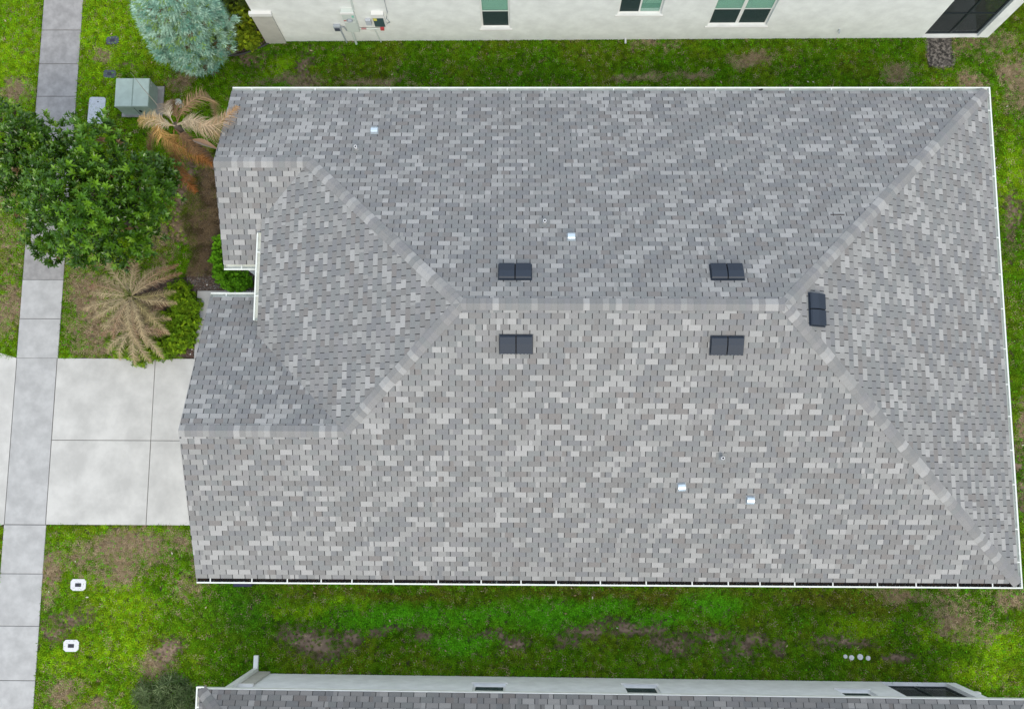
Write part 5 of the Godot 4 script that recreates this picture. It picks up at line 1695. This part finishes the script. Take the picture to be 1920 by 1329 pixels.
func palms():
	var o := Vector3(-9.38, 0, -9.58)
	var t := thing("dead_palm", o, "tall dead palm with drooping tan and rust fronds by the roof edge", "palm")
	var tb := MB.new()
	var pp := []
	var rr := []
	for i in 22:
		pp.append(Vector3(0.03 * sin(i * 0.3), -0.05 + i * 0.162, 0.02 * cos(i * 0.4)))
		rr.append(0.115 - 0.0015 * i + (0.012 if i % 2 == 0 else 0.0))
	tb.tube(pp, rr, 12, Color(1, 1, 1))
	part("trunk", tb, M.bark, t)
	var tan := Color(0.40, 0.29, 0.15)
	var gold := Color(0.52, 0.34, 0.12)
	var rust := Color(0.27, 0.105, 0.035)
	var pale := Color(0.50, 0.42, 0.30)
	var brown := Color(0.24, 0.15, 0.085)
	var fr := [
		[[Vector3(-9.31, 3.45, -9.61), Vector3(-9.03, 3.75, -9.89), Vector3(-8.71, 3.70, -10.22), Vector3(-8.52, 3.10, -10.41), Vector3(-8.72, 2.20, -10.18)], brown, tan],
		[[Vector3(-9.29, 3.45, -9.57), Vector3(-8.77, 3.85, -9.54), Vector3(-8.37, 3.95, -9.33), Vector3(-8.02, 3.90, -9.44), Vector3(-7.62, 3.75, -9.94)], pale, Color(0.36, 0.22, 0.11)],
		[[Vector3(-9.36, 3.45, -9.52), Vector3(-9.58, 3.75, -9.49), Vector3(-9.84, 3.70, -9.60), Vector3(-10.45, 3.20, -9.83)], pale, gold],
		[[Vector3(-9.41, 3.40, -9.54), Vector3(-9.67, 3.70, -9.59), Vector3(-9.76, 3.60, -9.40), Vector3(-9.63, 3.30, -9.19), Vector3(-9.36, 2.70, -9.17), Vector3(-8.85, 1.90, -8.99)], gold, rust],
		[[Vector3(-9.46, 3.25, -9.48), Vector3(-9.62, 2.75, -9.18), Vector3(-9.76, 1.90, -8.80), Vector3(-9.57, 1.00, -8.46)], Color(0.40, 0.22, 0.10), rust],
		[[Vector3(-9.45, 3.40, -9.55), Vector3(-9.78, 3.40, -9.51), Vector3(-10.26, 2.80, -9.38), Vector3(-10.61, 1.90, -9.27), Vector3(-10.51, 1.00, -9.22)], tan, rust],
		[[Vector3(-9.41, 3.30, -9.48), Vector3(-9.23, 2.90, -9.34), Vector3(-9.06, 2.30, -9.16), Vector3(-8.90, 1.60, -9.03)], brown, Color(0.22, 0.13, 0.07)],
		[[Vector3(-9.43, 3.40, -9.60), Vector3(-9.55, 3.50, -9.86), Vector3(-9.78, 3.20, -10.16), Vector3(-9.91, 2.50, -10.63)], pale, brown],
		[[Vector3(-9.32, 3.40, -9.66), Vector3(-9.40, 3.40, -9.96), Vector3(-9.75, 2.90, -10.41)], brown, Color(0.12, 0.06, 0.03)],
		[[Vector3(-9.30, 3.45, -9.55), Vector3(-8.85, 3.70, -9.50), Vector3(-8.45, 3.50, -9.42), Vector3(-8.2, 2.95, -9.40)], pale, tan],
	]
	for f in fr:
		var loc := []
		for p in f[0]: loc.append(p - o)
		put("frond", frond_mesh(loc, 0.40, 78.0, f[1], f[2], 0.42, 0.75), t)
	# dry flower stalk reaching over the cabinet, and a shed boat-shaped sheath
	var sb := MB.new()
	sb.tube([Vector3(-9.5, 3.35, -9.7) - o, Vector3(-9.84, 3.20, -10.06) - o, Vector3(-10.8, 2.2, -11.1) - o, Vector3(-11.73, 0.95, -12.15) - o], [0.012, 0.010, 0.008, 0.005], 6, Color(0.34, 0.29, 0.22))
	part("flower_stalk", sb, M.dry, t)
	var sh := MB.new()
	var prev := []
	for i in 9:
		var u := i / 8.0
		var c := Vector3(-9.02, 3.02, -9.28).lerp(Vector3(-8.36, 2.92, -9.06), u) - o + Vector3(0, 0.16 * sin(PI * u), 0)
		var w := 0.10 * sin(PI * clampf(0.06 + u * 0.9, 0, 1))
		var row := [c + Vector3(0.3, 0.4, -0.8) * w, c + Vector3(0, -0.6, 0) * w, c + Vector3(-0.3, 0.4, 0.8) * w]
		if prev.size() > 0:
			for k in 2:
				sh.quad(prev[k], row[k], row[k + 1], prev[k + 1], Color(0.30, 0.20, 0.14) if k == 0 else Color(0.46, 0.38, 0.31))
		prev = row
	part("spathe", sh, M.dry, t)
	# the two small dry palms in the hedge
	for q in [[Vector3(-11.27, 1.05, -5.37), 20, 1.48, "small dry palm with tan fronds sprawling over lawn and hedge beside the leafy tree", 1.0], [Vector3(-11.18, 0.85, -4.44), 17, 1.10, "small dry palm with tan fronds rising from the hedge beside the driveway", 0.0]]:
		var c: Vector3 = q[0]
		var pt := thing("dry_palm", Vector3(c.x, 0, c.z), q[3], "palm", "small dry palms in the hedge")
		var tr := MB.new()
		tr.tube([Vector3(0, -0.03, 0), Vector3(0.01, c.y * 0.5, 0), Vector3(0, c.y + 0.02, 0)], [0.075, 0.065, 0.07], 10, Color(1, 1, 1))
		part("trunk", tr, M.bark, pt)
		for i in q[1]:
			var a: float = TAU * i / q[1] + rng.randf_range(-0.16, 0.16)
			var L: float = q[2] * rng.randf_range(0.82, 1.12)
			var d := Vector3(cos(a), 0, sin(a))
			var bend := d.rotated(Vector3.UP, rng.randf_range(-0.75, 0.75))
			var rise := rng.randf_range(0.05, 0.40)
			var pts := [Vector3(0, c.y, 0) + d * 0.03, Vector3(0, c.y + rise * 0.8, 0) + d * L * 0.32, Vector3(0, c.y + rise * 0.7, 0) + d * L * 0.55 + bend * L * 0.12, Vector3(0, c.y + rise - 0.42, 0) + d * L * 0.62 + bend * L * 0.36]
			var c0 := Color(0.44, 0.37, 0.23)
			var c1 := Color(0.38, 0.29, 0.17)
			var rv := rng.randf()
			if rv < 0.2: c1 = Color(0.25, 0.13, 0.085)
			elif rv < 0.35: c0 = Color(0.22, 0.21, 0.085)
			put("frond", frond_mesh(pts, 0.22, 54.0, c0, c1, 0.25, 0.75, 0.0065), pt)
		for i in 3:
			var a := TAU * i / 3.0
			var d := Vector3(cos(a), 0, sin(a))
			put("spear_leaf", frond_mesh([Vector3(0, c.y, 0), Vector3(0, c.y + 0.2, 0) + d * 0.05, Vector3(0, c.y + 0.34, 0) + d * 0.16], 0.14, 80.0, Color(0.10, 0.15, 0.03), Color(0.20, 0.20, 0.07), 0.1, 0.6), pt)

func litter():
	# scattered dry leaves and a few pale scraps on the lawns
	var mb := MB.new()
	mb.quad(Vector3(-0.045, 0.0, 0), Vector3(0, 0.012, 0.020), Vector3(0.045, 0.0, 0), Vector3(0, 0.010, -0.020), Color(1, 1, 1))
	var xf := []
	var cols := PackedColorArray()
	for i in 620:
		var x := rng.randf_range(-16.6, 15.2)
		var z := rng.randf_range(-15.0, 6.4)
		if not in_lawn(x, z): continue
		var col := Color(0.30, 0.20, 0.10).lerp(Color(0.50, 0.42, 0.28), rng.randf())
		if rng.randf() < 0.12: col = Color(0.66, 0.62, 0.52)
		xf.append(Transform3D(Basis.from_euler(Vector3(rng.randf_range(-0.4, 0.4), rng.randf() * TAU, rng.randf_range(-0.4, 0.4))).scaled(Vector3.ONE * rng.randf_range(0.5, 1.2)), Vector3(x, 0.05, z)))
		cols.append(col)
	var o := scatter("fallen_leaves", mb.mesh(M.dry), xf, cols, self)
	tag(o, "small tan fallen leaves scattered over the grass", "leaves", "", "stuff")

# ------------------------------------------------------------------ scene
func _ready():
	rng.seed = 4711
	warp.seed = 8; warp.frequency = 0.02; warp.fractal_octaves = 3
	fine.seed = 12; fine.frequency = 0.05; fine.fractal_octaves = 4
	# camera
	var cam := Camera3D.new()
	cam.name = "camera"
	cam.fov = 40.35
	cam.near = 0.1
	cam.far = 600.0
	cam.transform = Transform3D(Basis(Vector3(0.99990865, -0.01242235, -0.00532662), Vector3(-0.00357693, 0.13683993, -0.99058671), Vector3(0.01303431, 0.99051528, 0.136783)), CAM)
	add_child(cam)
	cam.current = true
	# overcast sky
	var we := WorldEnvironment.new()
	we.name = "world_environment"
	var env := Environment.new()
	env.background_mode = Environment.BG_SKY
	var sm := ProceduralSkyMaterial.new()
	sm.sky_top_color = Color(0.845, 0.89, 0.95)
	sm.sky_horizon_color = Color(0.92, 0.94, 0.965)
	sm.sky_curve = 0.2
	sm.ground_horizon_color = Color(0.5, 0.52, 0.5)
	sm.ground_bottom_color = Color(0.3, 0.32, 0.28)
	sm.sun_angle_max = 0.0
	var sky := Sky.new()
	sky.sky_material = sm
	env.sky = sky
	env.tonemap_mode = Environment.TONE_MAPPER_LINEAR
	env.tonemap_exposure = 1.4
	env.sdfgi_enabled = true
	env.ssao_enabled = true
	env.ssil_enabled = true
	we.environment = env
	add_child(we)
	# the veiled sun, high in the south
	var sun := DirectionalLight3D.new()
	sun.name = "sun"
	sun.light_energy = 0.45
	sun.light_color = Color(1.0, 0.965, 0.90)
	sun.light_angular_distance = 22.0
	sun.shadow_enabled = true
	add_child(sun)
	sun.look_at_from_position(Vector3(5, 26, 22), Vector3.ZERO)

	make_materials()
	build_field()
	build_ground()
	paving()
	build_beds()
	print("ground done")
	main_house()
	print("house done")
	north_house()
	south_house()
	print("neighbours done")
	yard()
	magnolia()
	shrubs()
	palms()
	print("plants done")
	build_grass()
	litter()
